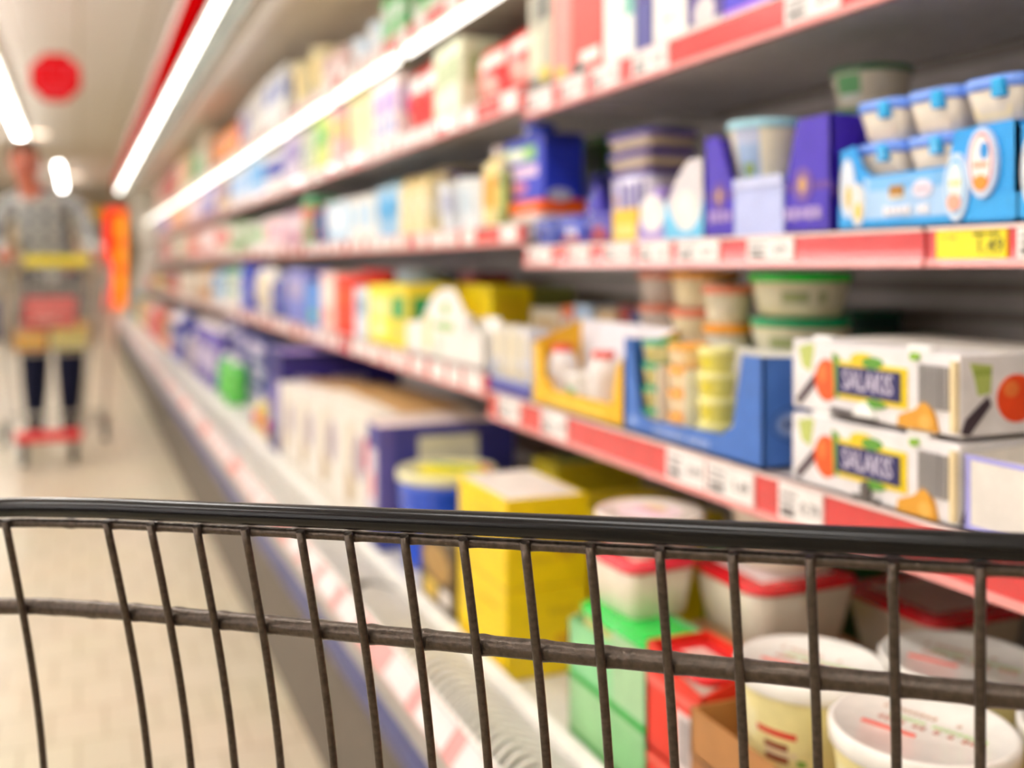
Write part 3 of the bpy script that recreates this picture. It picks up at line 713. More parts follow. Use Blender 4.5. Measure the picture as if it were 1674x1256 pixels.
    g = MB(); g.tube([(hx-.026, hy-.050, hz-.042), (hx-.002, hy-.060, hz-.040), (hx+.022, hy-.050, hz-.042)], .005, mat('#8c3a34', .5), 6); g.build('mouth', body)
    tag(body, 'person in grey checked shirt and dark trousers leaning on the far cart', 'person')
shopper()

# ================================================================ GOODS ON THE NEAR SHELVES
def fr(u, uL, uR, xf): return (Yat(uL, xf)-Yat(u, xf))/(Yat(uL, xf)-Yat(uR, xf))
eps = .0008
# ---- middle shelf, near module
z3 = 1.043+eps; x3 = .85
# light blue snack case with three columns of blue-lidded tubs
u0, u1 = 1372, 1662; w = wid(u0, u1, x3); d = .12; h = .100
f_ = lambda u: fr(u, u0, u1, x3)
def snack_case(w, d, h):
    return case('display_case', w, d, h, '#1f9cea', [(0, .95), (.10, 1), (.16, .72), (.22, .62), (.66, .64), (.70, 1), (1, 1.02)], front=[
    ('r', .0, 1, .05, .3, '#2aa4ee'), ('r', .17, .70, .12, .60, '#a9cdf2'), ('r', .20, .66, .44, .60, '#78b8ee'), ('e', .06, .5, .05, .36, '#d9e2f0'), ('e', .13, .3, .045, .26, '#e4e2e0'), ('e', .07, .4, .02, .14, '#f0c060'), ('e', .135, .22, .022, .1, '#f2cc4a'),
    ('r', .335, .415, .36, .48, '#a8741a'), ('s', .33, .42, .35, .05, '#f0e6d0'), ('e', .53, .42, .055, .1, '#e6dff0'), ('s', .49, .57, .42, .05, '#c8a8b8'),
    ('s', .30, .60, .20, .11, '#f2eef4'),
    ('e', .715, .40, .062, .36, '#cfe0f4'), ('e', .715, .41, .045, .29, '#2ba7e0'), ('e', .715, .42, .038, .24, '#e8f0ee'), ('s', .685, .745, .44, .06, '#d8d060'), ('e', .71, .24, .036, .09, '#f0a890'),
    ('e', .85, .62, .075, .36, '#cfdcf2'), ('e', .85, .63, .058, .30, '#d05a60'), ('e', .85, .64, .05, .26, '#f2f0ee'), ('e', .868, .74, .022, .09, '#2290dc'), ('s', .815, .885, .6, .06, '#f09868'), ('e', .85, .42, .036, .08, '#f0922a')],
    sider=[('e', .4, .5, .2, .35, '#e8e4e4')])
o = snack_case(w, d, h); put(o, u0, u1, x3, z3, d, 'light blue snack case printed with two packs, next to purple case', 'display case')
yy1 = Yat(u1, x3)
o = snack_case(w, d, h); place(o, x3+d/2, yy1-w/2-.003, z3, 'second light blue snack case, cut by the photo edge', 'display case')
wt = (w-.012)/3-.002
for ci in range(3):
    y = Yat(u0, x3)-.007-(ci+.5)*(w-.014)/3
    for k in range(3):
        o = rtub('snack_tub', wt-.006, .092, .0485, '#ddd2c0', '#6a98f2', tp=.8, lidh=.013, tabc='#18a8ea', front=[('r', .05, .95, .1, .9, ['#d9c7b6', '#dccdb8', '#e2d2a8'][ci])])
        place(o, x3+.009+.05, y, z3+.0035+k*.0500, 'blue-lidded snack tub, %s of its stack, %s column of light blue case' % (['bottom', 'middle', 'top'][k], ['first', 'middle', 'last'][ci]), 'tub', 'blue-lidded snack tubs', yaw=[.03, -.02, .02][k])
for k in range(4):
    o = tub('salad_tub', .056, .060, '#e6dec6', '#3f7c50', front=[('r', .1, .45, .1, .9, '#5aa860'), ('r', .1, .45, .1, .35, '#e6e8e0')], tp=.82)
    o.location = (1.06, Yat(1425, 1.06), z3+k*.0606); o.rotation_euler = (0, 0, RZ+.75)
    tag(o, ['green-lidded salad tub, lowest of the stack behind snack case', 'green-lidded salad tub, second of the stack behind snack case', 'green-lidded salad tub, third of the stack behind snack case', 'green-lidded salad tub on top of the stack behind snack case'][k], 'tub', 'green-lidded salad tubs')
# purple case and its tub
u0, u1 = 1152, 1358; w = wid(u0, u1, x3); d = .128; h = .145; f_ = lambda u: fr(u, u0, u1, x3)
o = case('display_case', w, d, h, '#3f22b4', [(0, 1), (f_(1174), 1), (f_(1202), .40), (f_(1283), .40), (f_(1304), 1), (1, 1)], front=[
    ('r', 0, 1, .37, .44, '#5a3494'), ('e', f_(1176), .40, .05, .14, '#6a468e'), ('e', f_(1176), .40, .02, .07, '#c89a5c'), ('e', f_(1313), .42, .068, .15, '#75509a'), ('e', f_(1313), .42, .026, .07, '#cc9c5a'),
    ('s', f_(1160), f_(1198), .2, .12, '#b49ad4'), ('s', f_(1283), f_(1345), .17, .12, '#b8a2d6')], sider=[('r', 0, 1, .3, .4, '#5a3494')])
put(o, u0, u1, x3, z3, d, 'deep purple case with gold emblems around a pale blue lidded tub', 'display case')
m2 = MB(); a, b = f_(1205), f_(1284); m2.prism([((a-.5)*w, .0), ((b-.5)*w, .0), ((b-.5)*w, .078), ((a-.5)*w, .078)], -.004, 0, P('#b7c1ee')); m2.prism([((a-.5)*w, .064), ((b-.5)*w, .064), ((b-.5)*w, .078), ((a-.5)*w, .078)], -.0065, -.003, P('#c6cdf0'))
fl = m2.build('folded_flap', o, (0, -d/2-.0005, 0)); fl['label'] = 'pale lavender folded flap'
for k, (zz, hh) in enumerate(((z3+.004, .066), (z3+.0715, .092))):
    o = tub('cream_tub', .054, hh, '#eee6cf', '#a6daea', front=[('r', .12, .50, .05, .93, '#9db6dc'), ('r', .12, .5, .7, .93, '#bcc4e0'), ('e', .3, .18, .12, .12, '#8aa25c')], tp=.74, lidh=.012)
    place(o, x3+.063, Yat(1241, x3+.05), zz, ['pale blue lidded cream tub hidden low in the purple case', 'pale blue lidded cream tub standing up out of purple case'][k], 'tub', 'pale blue lidded tubs', yaw=.75)
# cut white cases
u0, u1 = 1086, 1150; w = wid(u0, u1, x3); f_ = lambda u: fr(u, u0, u1, x3)
o = case('display_case', w, .11, .118, '#d9d3d8', [(0, .40), (.35, .8), (.62, 1), (1, 1)], front=[('p', [(0, 0), (1, 0), (1, .55), (.9, .25), (.68, .1), (.4, .12), (.2, .3), (.05, .5), (0, .5)], '#6cc4ec'), ('e', .58, .36, .3, .26, '#f0ebe6')])
put(o, u0, u1, x3, z3, .11, 'white case with a sky blue curved base beside purple case', 'display case')
u0, u1 = 1042, 1085; w = wid(u0, u1, x3)
o = case('display_case', w, .08, .085, '#9a80d0', [(0, .3), (.3, .72), (.7, .98), (1, 1)], front=[('e', .56, .5, .46, .36, '#f0eae6'), ('r', 0, 1, 0, .08, '#c8b0e0')])
put(o, u0, u1, x3, z3, .08, 'small lilac and white case with rising cut edge', 'display case')
# striped purple tub stack
yc = Yat(1068, .955); xx = 1.0
yc = Yat(1068, xx)
o = rtub('striped_tub', .150, .11, .134, '#d8cfe0', '#3a2aa0', front=[('r', .0, .22, 0, 1, '#cfc6e6'), ('r', .28, .38, 0, 1, '#3a2a98'), ('r', .5, .6, 0, 1, '#3a2a98'), ('r', .72, .82, 0, 1, '#3a2a98'), ('r', .92, 1, 0, 1, '#2a1e78'), ('e', .12, .7, .06, .1, '#d8a890')], tp=.93)
place(o, xx, yc, z3, 'big purple and white striped tub at the bottom of its stack', 'tub')
for k in range(2):
    o = rtub('flat_tub', .150, .112, .036, '#cbb7a2', ['#4433aa', '#4b3cb0'][k], tp=.9, lidh=.012)
    place(o, xx-.003, yc, z3+.1355+k*.0365, ['flat purple-lidded tub lying on the striped tub', 'topmost flat purple-lidded tub above the striped tub'][k], 'tub', 'flat purple-lidded tubs', yaw=.06*k)
u0, u1 = 1001, 1041; w = wid(u0, u1, x3)
put(carton('carton', w, .05, .055, '#f0c434', front=[('r', .1, .9, .15, .5, '#f2d878')], top=[('r', .1, .9, .1, .9, '#f4d860')]), u0, u1, x3, z3, .05, 'low yellow carton at the rail beside the lilac case', 'carton')
for k, (u0, u1, c, a) in enumerate(((872, 908, '#3b50b0', '#2a3a90'), (911, 952, '#4a5cc8', '#d8d4e4'), (955, 998, '#4238a8', '#b03030'))):
    w = wid(u0, u1, x3)
    o = rtub('fish_tub', w-.006, .06, .052, c, ['#4456b8', '#3c4ac4', '#4c48c0'][k], front=[('r', .25, .8, .3, .8, a), ('r', .0, 1, 0, .25, ['#3b50b0', '#a02828', '#a83028'][k])], r=.01)
    put(o, u0, u1, x3, z3, .06, ['small all-blue tub at the near shelf start', 'small blue tub with white print on the shelf edge', 'small blue tub with dark red print beside yellow carton'][k], 'tub', 'small blue tubs at the rail')
o = bottle('bottle', .022, .115, '#4a40b8', '#5a50c0', front=[('e', .5, .5, .5, .2, '#e05088'), ('e', .5, .62, .3, .1, '#f0e0e8')]); place(o, .945, Yat(979, .945), z3, 'small violet bottle with pink label before the striped tub', 'bottle')
o = gable('juice_carton', .06, .06, .15, '#2a2f70', cap='#404898'); place(o, 1.0, 1.90, z3, 'dark navy drink carton in the shade behind violet bottle', 'carton')

# ---- lower shelf, near module
z4 = .752+eps; x4 = .770
u0, u1 = 1296, 1570; w = wid(u0, u1, x4); f_ = lambda u: fr(u, u0, u1, x4); hb = .0785; dd = .20
logo_a, logo_b = f_(1366), f_(1484)
for k in range(2):
    sh = 0
    fl = [('e', f_(1322), .82, .035, .14, '#a9bc74'), ('p', [(f_(1312), .62), (f_(1326), .55), (f_(1332), .95), (f_(1306), .9)], '#b8c46a'), ('e', f_(1352), .46, f_(1352)-f_(1333), .30, '#ec5a1e'), ('e', f_(1346), .55, .02, .13, '#f08038'),
          ('p', [(f_(1303), .12), (f_(1308), .05), (f_(1334), .38), (f_(1332), .52)], '#4a3440'),
          ('r', logo_a, logo_b, .24, .76, '#f2d400'), ('e', (logo_a*.6+logo_b*.4), .80, .07, .10, '#f0c818'), ('p', [(logo_a, .24), (logo_a+.03, .24), (logo_a+.03, .8), (logo_a-.012, .86)], '#6f9a2c'), ('e', (logo_a+logo_b)/2+.02, .78, .06, .08, '#5f9a34'), ('e', (logo_a+logo_b)/2+.04, .24, .06, .06, '#5f9a34'),
          ('r', logo_a+.025, logo_b-.030, .31, .70, '#25245e'), ('T', (logo_a+logo_b)/2-.002, .505, .27, 'SALAKIS', '#d9d0e6', 0, .68),
          ('b', f_(1506), f_(1556), .30, .84, '#a8a4a2'), ('e', f_(1498), .93, .022, .05, '#8ab83a'),
          ('p', [(f_(1472), .02), (f_(1536), .02), (f_(1532), .18), (f_(1524), .34), (f_(1514), .38), (f_(1500), .26), (f_(1474), .16)], '#d89a2c'), ('e', f_(1518), .12, .03, .10, '#e2b050'),
          ('r', .968, .995, .06, .92, '#e6d2a4')]
    if k == 0: fl += [('e', f_(1420), .16, .026, .12, '#5a5450'), ('r', f_(1400), f_(1440), .0, .06, '#5a5450')]
    else: fl += [('p', [(f_(1362), .10), (f_(1366), .03), (f_(1436), .02), (f_(1434), .07)], '#4a4244'), ('p', [(f_(1400), .05), (f_(1436), .05), (f_(1426), .20), (f_(1418), .26), (f_(1408), .2)], '#fbf8f4')]
    sd = [('p', [(.06, .9), (.20, .86), (.19, .52), (.11, .5), (.09, .7)], '#b4c468'), ('s', .09, .2, .78, .1, '#8ea03c'), ('e', .36, .44, .13, .30, '#ee4a16'), ('e', .32, .56, .05, .1, '#f2803c'), ('p', [(.0, .05), (.05, .02), (.19, .38), (.17, .48), (.03, .22)], '#40303a'), ('e', .75, .5, .16, .3, '#e8d8b0'), ('e', .7, .06, .25, .05, '#c8a0a0'), ('e', .95, .1, .1, .1, '#8fae3c')]
    o = carton('cheese_box', w, dd, hb, '#e9e5e6', front=fl, side=sd, top=[('r', .02, .98, .3, .95, '#e4ddd4')])
    m2 = MB()
    for u in (1342, 1500): m2.rbox((f_(u)-.5)*w-.014, (f_(u)-.5)*w+.016, -dd/2-.0005, -dd/2+.012, 0, .006, .002, P('#fbfafa'), e=.001)
    m2.build('carton_tab', o, (0, 0, hb))
    put(o, u0, u1+(-2 if k == 0 else 0), x4, z4+k*(hb+.0068), dd, ['lower white SALAKIS cheese box with navy and yellow logo', 'upper white SALAKIS cheese box, stacked on its twin'][k], 'cheese box', 'stacked cheese boxes')
u0 = 1574; yA = Yat(u0, .772); w = .26; h = .064
o = case('display_case', w, .10, h+.012, '#e7e1d9', [(0, .93), (.33, .95), (.36, 1), (.5, 1), (1, 1)], front=[('r', 0, .024, 0, .93, '#a9a6ea'), ('r', 0, .33, .88, .94, '#a9a6ea'), ('r', 0, 1, 0, .07, '#a9a6ea'), ('p', [(.33, .72), (.5, .70), (.5, .64), (.31, .66)], '#a9a6ea')], sider=[('r', .05, .95, .1, .8, '#dcd8e8')])
place(o, .772+.05, yA-w/2-.003, z4, 'white case with lilac outline in front of cheese boxes\' end', 'display case')
for k in range(2):
    o = tub('magenta_tub', .062, .073, '#e6dcc8', '#d410a0', tp=.85, lidh=.014, top=[('e', .55, .4, .3, .3, '#e8dcb0')], front=[('r', .1, .9, .2, .8, '#ece4d8')]); place(o, 1.060, Yat(1644, 1.06), z4+k*.074, ['magenta-lidded tub, lower one behind the cheese boxes', 'magenta-lidded tub, upper one behind the cheese boxes'][k], 'tub', 'magenta-lidded tubs')
# blue case with small tub columns
u0, u1 = 1021, 1247; w = wid(u0, u1, x4); d = .11; h = .140; f_ = lambda u: fr(u, u0, u1, x4)
o = case('display_case', w, d, h, '#3f6fc0', [(0, 1), (f_(1030), 1), (f_(1046), .22), (f_(1060), .17), (f_(1180), .22), (f_(1198), .32), (f_(1213), .98), (1, .98)], inner='#e8e6dc', back=.95, front=[
    ('s', f_(1068), f_(1160), .085, .07, '#9fb2de'), ('e', f_(1036), .12, .03, .05, '#8fa8dc')],
    sider=[('e', .46, .38, .36, .17, '#2f559c'), ('e', .46, .38, .33, .145, '#4f7cc8'), ('e', .46, .38, .27, .11, '#8fa4d0'), ('s', .26, .66, .38, .09, '#34508e')])
put(o, u0, u1, x4, z4, d, 'mid blue cutaway case with columns of tiny tubs', 'display case')
cols = [(1058, 1094, '#cfc890', '#18a070'), (1100, 1138, '#e8c890', '#f2a83a'), (1150, 1186, '#e6dc70', '#f6f0a0')]
for ci, (a, b, bc, lc) in enumerate(cols):
    r = wid(a, b, x4+.03)/2*.98
    r = min(r, .030)
    for k in range(4):
        o = tub('mini_tub', r, .0335, bc, lc, lidh=.008, tp=.86, n=22, rim=.001, front=[('r', .2, .8, .2, .7, ['#b8a860', '#f0dcb8', '#d8c830'][ci])])
        place(o, x4+.004+r+.004, Yat((a+b)/2, x4+.03), z4+.0035+k*.0338, 'tiny %s-lidded tub, %s of its column in blue case' % (['green', 'orange', 'pale yellow'][ci], ['lowest', 'second lowest', 'second highest', 'highest'][k]), 'tub', 'tiny tubs in the blue case')
for ci, u in enumerate((1098, 1144)):
    m2 = MB(); yy = Yat(u, x4+.03); m2.box((x4+.006, yy-.0014, z4+.0035), (x4+.075, yy+.0014, z4+.105), P('#ece9e0')); tag(m2.build('card_divider'), ['white card divider between green and orange mini tubs', 'white card divider between orange and yellow mini tubs'][ci], 'divider')
# taller stacks behind: peach, orange, green lids
def stack(kind, u, x, r, hs, body, lids, labels, group, fronts=(), sx=1.):
    z = z4
    for k, (hh, lc) in enumerate(zip(hs, lids)):
        o = tub('round_tub', r, hh, body, lc, front=fronts, tp=.84, lidh=.013, n=32)
        place(o, x, Yat(u, x), z, labels[k], 'tub', group, yaw=.3*k); z += hh+.0006
N4 = ['lowest tub of', 'second tub of', 'third tub of', 'top tub of']
def stk(u, x, r, hs, body, lids, name, group, fronts): stack('', u, x, r, hs, body, lids, ['%s-lidded %s %s' % (lc[1], N4[k], name) for k, lc in enumerate(lids_(lids))], group, fronts)
def lids_(l): return [(c, {'#f8906e': 'peach', '#fca420': 'orange', '#0c9a5c': 'dark green', '#10d434': 'bright green'}[c]) for c in l]
stk(1092, 1.00, .053, [.058, .060, .060, .060], '#eadccb', ['#f8906e', '#f8906e', '#f8906e', '#f8906e'], 'the peach stack above the blue case', 'peach-lidded tubs', [('r', .1, .9, .2, .85, '#ece2d8')])
stk(1152, .955, .055, [.058, .060, .060, .062], '#efe0b8', ['#fca420', '#f8906e', '#f8906e', '#fca420'], 'the wide orange stack', 'orange-lidded tubs', [('r', .1, .9, .15, .85, '#f2e6bc')])
stk(1190, .922, .037, [.048, .050, .060, .060], '#efe4c4', ['#fca420', '#fca420', '#fca420', '#f8906e'], 'the narrow stack by the case corner', 'narrow tubs', [('r', .2, .8, .15, .8, '#f2e8d0')])
stk(1308, .968, .070, [.046, .064, .064, .064], '#e8e0b4', ['#0c9a5c', '#0c9a5c', '#0c9a5c', '#10d434'], 'the wide salad stack', 'wide green-lidded tubs', [('r', .05, .95, .15, .85, '#e6e0c0'), ('s', .2, .8, .5, .4, '#a8b078')])
for k, (u, z_) in enumerate(((1475, .9), (1420, .93))):
    x = 1.17+.04*k; hh = z_-z4
    o = rtub('dark_green_tub', .13, .10, hh*.5-.001, '#0f4638', '#0c5a40', tp=.9); place(o, x, Yat(u, x)+.03*k, z4, ['dark green flat tub behind the cheese boxes, lower one', 'very dark green tub behind, lower one beside the wide stack'][k], 'tub', 'dark green tubs')
    o2 = rtub('dark_green_tub', .13, .10, hh*.5-.001, '#0f4638', '#0c5a40', tp=.9); place(o2, x, Yat(u, x)+.03*k, z4+hh*.5, ['dark green flat tub behind the cheese boxes, upper one', 'very dark green tub behind, upper one beside the wide stack'][k], 'tub', 'dark green tubs')
# yellow case with red-capped packs
u0, u1 = 872, 1019; w = wid(u0, u1, x4); f_ = lambda u: fr(u, u0, u1, x4); d = .10; h = .118
o = case('display_case', w, d, h, '#e8b414', [(0, .95), (f_(884), .9), (f_(890), .45), (f_(905), .27), (f_(1000), .27), (f_(1008), .8), (1, .92)], inner='#e2e2ec', back=1.28, front=[('r', .2, .8, .06, .16, '#f0c848'), ('r', 0, .03, 0, .95, '#f0d070')], sider=[('r', .1, .9, .1, .9, '#e8a890')])
put(o, u0, u1, x4, z4, d, 'yellow case holding white packs with red caps', 'display case')
for k, (u, lab) in enumerate(((918, 'white red-capped jar at the far end of yellow case'), (986, 'white red-capped jar at the near end of yellow case'))):
    o = bottle('small_jar', .028, .104, '#e9e2e0', '#e84a3c', front=[('r', .2, .8, .25, .5, '#f0b050' if k == 0 else '#e8e4e0'), ('r', .2, .8, .1, .25, '#e8c060' if k == 0 else '#50b080')], neck=.62); place(o, x4+.042, Yat(u, x4+.04), z4+.0035, lab, 'jar', 'red-capped jars')
o = tub('small_tub', .028, .062, '#f0ede8', '#f4f0ea', front=[('e', .5, .45, .3, .22, '#48b070')], tp=.85); place(o, x4+.036, Yat(952, x4+.036), z4+.0035, 'white tub with green dot between the red-capped jars', 'tub')
# white and navy case
u0, u1 = 799, 868; w = wid(u0, u1, x4); d = .10
o = case('display_case', w, d, .10, '#b4c4ea', [(0, .35), (.1, .3), (.9, .3), (1, .35)], side=[(0, 1), (.4, 3.6), (1, 3.6)], inner='#c4d6f2', back=1.1, front=[('r', 0, 1, 0, .26, '#4c4c9c')])
put(o, u0, u1, x4, z4, d, 'pale blue case with a navy front strip, upright cream packs', 'display case')
for k in range(3):
    a = u0+4+(u1-u0-8)*(k+.1)/3; b = u0+4+(u1-u0-8)*(k+.9)/3
    o = carton('carton', wid(a, b, x4+.01)*.74, .05, .125, ['#ece6dc', '#efe8d8', '#e4e4ea'][k], front=[('r', .2, .8, .5, .9, '#e6d8b0'), ('r', .3, .7, .1, .4, ['#c8b890', '#e2c890', '#dcc070'][k])]); put(o, a, b, x4+.012, z4+.0045, .055, 'cream carton standing in the navy-strip case, %s from the rail break' % ['first', 'second', 'third'][k], 'carton', 'cream cartons in navy-strip case')
# cartons behind on the lower shelf
for u0, u1, x, vt, c, a, lab in ((868, 915, 1.0, 505, '#efe6d2', '#e8c890', 'cream carton standing behind the yellow case'), (918, 936, 1.0, 500, '#e8743c', '#f0ece4', 'orange and white narrow carton behind the yellow case'), (938, 966, 1.0, 499, '#b8d2ee', '#e8f0f4', 'pale blue carton behind the yellow case'),
        (975, 1007, 1.0, 505, '#cdb48c', '#d8c8a0', 'tan carton in the shade behind yellow case'), (1011, 1029, 1.0, 500, '#a02c24', '#702020', 'dark red carton deep behind the blue case'), (1032, 1048, 1.0, 508, '#2c4684', '#1c2c5c', 'dark blue carton deep behind the blue case')):
    zq = z4 if u0 > 970 else .7868
    put(carton('carton', wid(u0, u1, x), .09, hgt((u0+u1)/2, vt, x, zq), c, front=[('r', .15, .85, .4, .8, a)]), u0, u1, x, zq, .09, lab, 'carton', 'cartons behind the yellow case')

# ---- second shelf, near module
z2 = 1.352+eps; x2 = .85
for u0, u1, hh, c, fl, lab in ((864, 903, .20, '#b8b4a0', [('r', 0, 1, .0, .12, '#55544c'), ('r', .1, .5, .2, .6, '#e0dcc0'), ('e', .7, .15, .2, .08, '#d8c040'), ('r', .3, .9, .7, .95, '#66665c')], 'grey and cream carton with dark base on second shelf'),
        (905, 934, .185, '#f08078', [('r', .1, .9, .05, .95, '#f29088'), ('e', .4, .1, .3, .06, '#e8c050')], 'pale red carton on second shelf by dark-based carton'),
        (935, 985, .185, '#e4483e', [('r', 0, 1, .9, 1, '#d03830'), ('r', .0, .5, .0, .14, '#48423c'), ('r', .3, .9, .1, .22, '#f2eee8')], 'plain red carton on the near second shelf'),
        (987, 1036, .23, '#eef2ee', [('r', .7, 1, .3, 1, '#70bcae'), ('r', .1, .6, .5, .8, '#d8e4e0')], 'tall white carton with teal edge on second shelf'),
        (1039, 1066, .2, '#4c3f8e', [('r', .0, 1, .0, .4, '#4a4a94'), ('e', .4, .6, .3, .06, '#d03048')], 'dark purple narrow carton between two white cartons'),
        (1068, 1121, .2, '#f6f3ec', [('s', .3, .8, .18, .05, '#c8c8b8')], 'cream white carton on the second shelf rail'),
        (1124, 1180, .19, '#57468e', [('e', .5, .12, .3, .12, '#ddd4d4'), ('r', 0, 1, 0, .05, '#d8d2cc')], 'purple carton with pale oval on second shelf'),
        (1183, 1262, .17, '#4a3cd0', [('r', 0, 1, 0, .06, '#c080e8')], 'violet carton with pink base line, cut by top edge')):
    put(carton('carton', wid(u0, u1, x2), .09, hh, c, front=fl), u0, u1, x2, z2, .09, lab, 'carton')

# ---- bottom deck, near
zd = .362+eps
yN, yF = 1.473, 1.690
for k in range(2):
    z0 = zd+k*.1405; mb = MB(); w = yF-yN; d = .14; h = .139
    fl = [('s', .4, .85, .75, .05, '#c4a414'), ('r', 0, 1, .0, .015, '#b89400')]
    o = carton('carton', w, d, h, '#ecca00', front=fl, side=[('s', .45, .85, .72, .08, '#c8a812'), ('s', .3, .8, .3, .05, '#d0a820'), ('e', .75, .4, .18, .06, '#d8a010')], top=[('r', .02, .98, .03, .93, '#e6e0d8')] if k else ())
    place(o, .605+d/2, (yN+yF)/2, z0, ['lower bright yellow carton at the front of bottom deck', 'upper bright yellow carton, grey sheet on its top'][k], 'carton', 'bright yellow cartons')
o = carton('carton', .26, .26, .205, '#dcb800', top=[('r', .05, .95, .05, .95, '#e6c810')]); place(o, .91, 1.66, zd, 'wide yellow carton lying behind the two yellow ones', 'carton')
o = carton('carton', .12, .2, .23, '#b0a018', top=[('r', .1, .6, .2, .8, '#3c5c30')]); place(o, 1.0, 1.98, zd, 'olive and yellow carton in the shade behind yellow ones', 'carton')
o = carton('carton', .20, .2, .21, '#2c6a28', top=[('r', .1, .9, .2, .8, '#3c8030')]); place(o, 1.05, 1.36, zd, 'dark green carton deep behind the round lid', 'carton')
# green case (two layers) with green-lidded tub, red-lid tub and round tub on top
yN, yF = 1.080, 1.288; w = yF-yN; d = .10
o = case('display_case', w, d, .078, '#9ccb94', [(0, 1), (1, 1)], front=[('r', .0, 1, .0, .12, '#3c9a3c'), ('r', .55, 1, .2, .9, '#8cc488')]); place(o, .622+d/2, (yN+yF)/2, zd, 'pale green tray at the bottom, under another green tray', 'tray', 'pale green trays')
o = rtub('olive_tub', w-.03, d-.03, .07, '#a8983c', '#b4a444'); place(o, .622+d/2, (yN+yF)/2, zd+.0035, 'olive tub inside the lower pale green tray', 'tub')
o = case('display_case', w, d, .100, '#8ccf94', [(0, .75), (.5, .8), (1, 1)], front=[('r', .0, 1, .0, .09, '#18a838'), ('r', .6, 1, .1, .98, '#a4cc9c')]); place(o, .622+d/2, (yN+yF)/2, zd+.0805, 'pale green tray holding the green-lidded tub', 'tray', 'pale green trays')
o = rtub('green_lid_tub', w-.02, d-.02, .096, '#c9c47c', '#10cc48', tp=.9, lidh=.012); place(o, .622+d/2, (yN+yF)/2, zd+.084, 'bright green-lidded tub at the front of bottom deck', 'tub')
o = rtub('cream_tub', .118, .105, .072, '#e2d6c2', '#e02c40', tp=.86, lidh=.010, top=[('r', .1, .9, .1, .9, '#ecc8c0')]); place(o, .700, 1.228, .5430, 'red-lidded cream tub standing on the green-lidded tub', 'tub', yaw=.05)
o = tub('round_tub', .072, .050, '#e8e0d0', '#efe6dc', tp=.85, lidh=.012, top=[('e', .5, .5, .3, .3, '#ecd4dc'), ('e', .4, .6, .16, .12, '#e8c8a0'), ('s', .3, .7, .5, .1, '#d8b0d0')], n=40); place(o, .724, 1.245, .6170, 'white round tub with pastel lid above the cart rail', 'tub')
# red tray, small red-lid tub
yN, yF = .958, 1.076; w = yF-yN; d = .085
o = case('display_case', w, d, .070, '#dc3826', [(0, 1), (1, 1)], front=[('r', .0, 1, .80, .9, '#e46a58')]); place(o, .622+d/2, (yN+yF)/2, zd, 'red tray at the bottom, beneath the red tray with barcode', 'tray', 'red trays')
o = case('display_case', w, d, .124, '#e03420', [(0, 1), (.2, .98), (.5, .86), (1, .80)], front=[('r', .0, 1, .62, .70, '#e86a60'), ('r', .55, .95, .02, .55, '#e9dcd8'), ('b', .6, .9, .08, .5, '#6c6464')]); place(o, .622+d/2, (yN+yF)/2, zd+.0715, 'upper red tray with a white barcode label', 'tray', 'red trays')
o = rtub('cream_tub', .100, .068, .112, '#dfd2c0', '#dc2028', tp=.85, lidh=.011, top=[('r', .1, .9, .1, .9, '#e6b8b0')]); place(o, .6645, (yN+yF)/2, zd+.0755, 'red-lidded cream tub sitting in the red tray', 'tub')
# large red-lid tubs
o = carton('carton', .150, .155, .156, '#b8885c'); place(o, .848, 1.14, zd, 'brown carton carrying the big red-lidded tub', 'carton')
o = rtub('large_red_lid_tub', .160, .165, .082, '#e4d8c4', '#e20f22', tp=.84, lidh=.009, r=.03, top=[('r', .08, .92, .08, .92, '#f2dcdc'), ('e', .3, .4, .2, .2, '#faf2f0')]); place(o, .850, 1.140, .5196, 'big red-lidded cream tub with pink film top', 'tub')
o = tub('round_tub', .072, .078, '#eadfca', '#ece4d4', tp=.86, n=40); place(o, .880, 1.150, .6040, 'plain cream round tub stacked on the big red-lidded tub', 'tub')
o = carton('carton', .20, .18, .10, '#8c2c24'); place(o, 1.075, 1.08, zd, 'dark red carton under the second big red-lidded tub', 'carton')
o = rtub('large_red_lid_tub', .18, .165, .092, '#dccbb2', '#de1020', tp=.84, lidh=.010, r=.03, top=[('r', .08, .92, .08, .92, '#d8a8a0')]); place(o, 1.068, 1.08, .4640, 'second big red-lidded tub, in shade beside brown gap', 'tub')
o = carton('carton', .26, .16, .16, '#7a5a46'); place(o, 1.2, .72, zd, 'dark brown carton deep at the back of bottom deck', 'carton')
# brown trays and the yellow cheese tubs
yN, yF = .36, .950; w = yF-yN; d = .32
o = carton('carton', w, d, .118, '#a8703c'); place(o, .602+d/2, (yN+yF)/2, zd, 'brown cardboard carton under the open brown tray', 'carton')
o = case('cardboard_tray', w, d, .050, '#b07a44', [(0, 1), (1, 1)], inner='#9c6c3c'); place(o, .602+d/2, (yN+yF)/2, zd+.1185, 'open brown cardboard tray holding white-lidded cheese tubs', 'tray')
def cheese(x, y, z, lab, yaw, r=.080):
    o = tub('cheese_tub', r-.004, .112, '#e9dda0', '#f4f1ea', tp=.86, lidh=.018, n=48, rim=.004, front=[('r', .1, .9, .0, 1, '#eadf9e'), ('r', .32, .62, .55, .63, '#d83028'), ('r', .35, .58, .28, .44, '#8c3a20'), ('r', .60, .7, .22, .34, '#7aa83c'), ('e', .2, .6, .1, .2, '#ece4b4'), ('s', .36, .62, .36, .05, '#e8d8b0')],
            top=[('s', .22, .70, .64, .045, '#c8a890'), ('s', .30, .84, .54, .045, '#c4dca8'), ('s', .26, .84, .475, .05, '#c8988c'), ('r', .22, .52, .34, .37, '#e4685c')])
    place(o, x, y, z, lab, 'tub', 'white-lidded cheese tubs', yaw+.75)
zc = zd+.1225
cheese(.686, .706, zc, 'white-lidded pale yellow cheese tub, whole lid seen between cart bars', -.35)
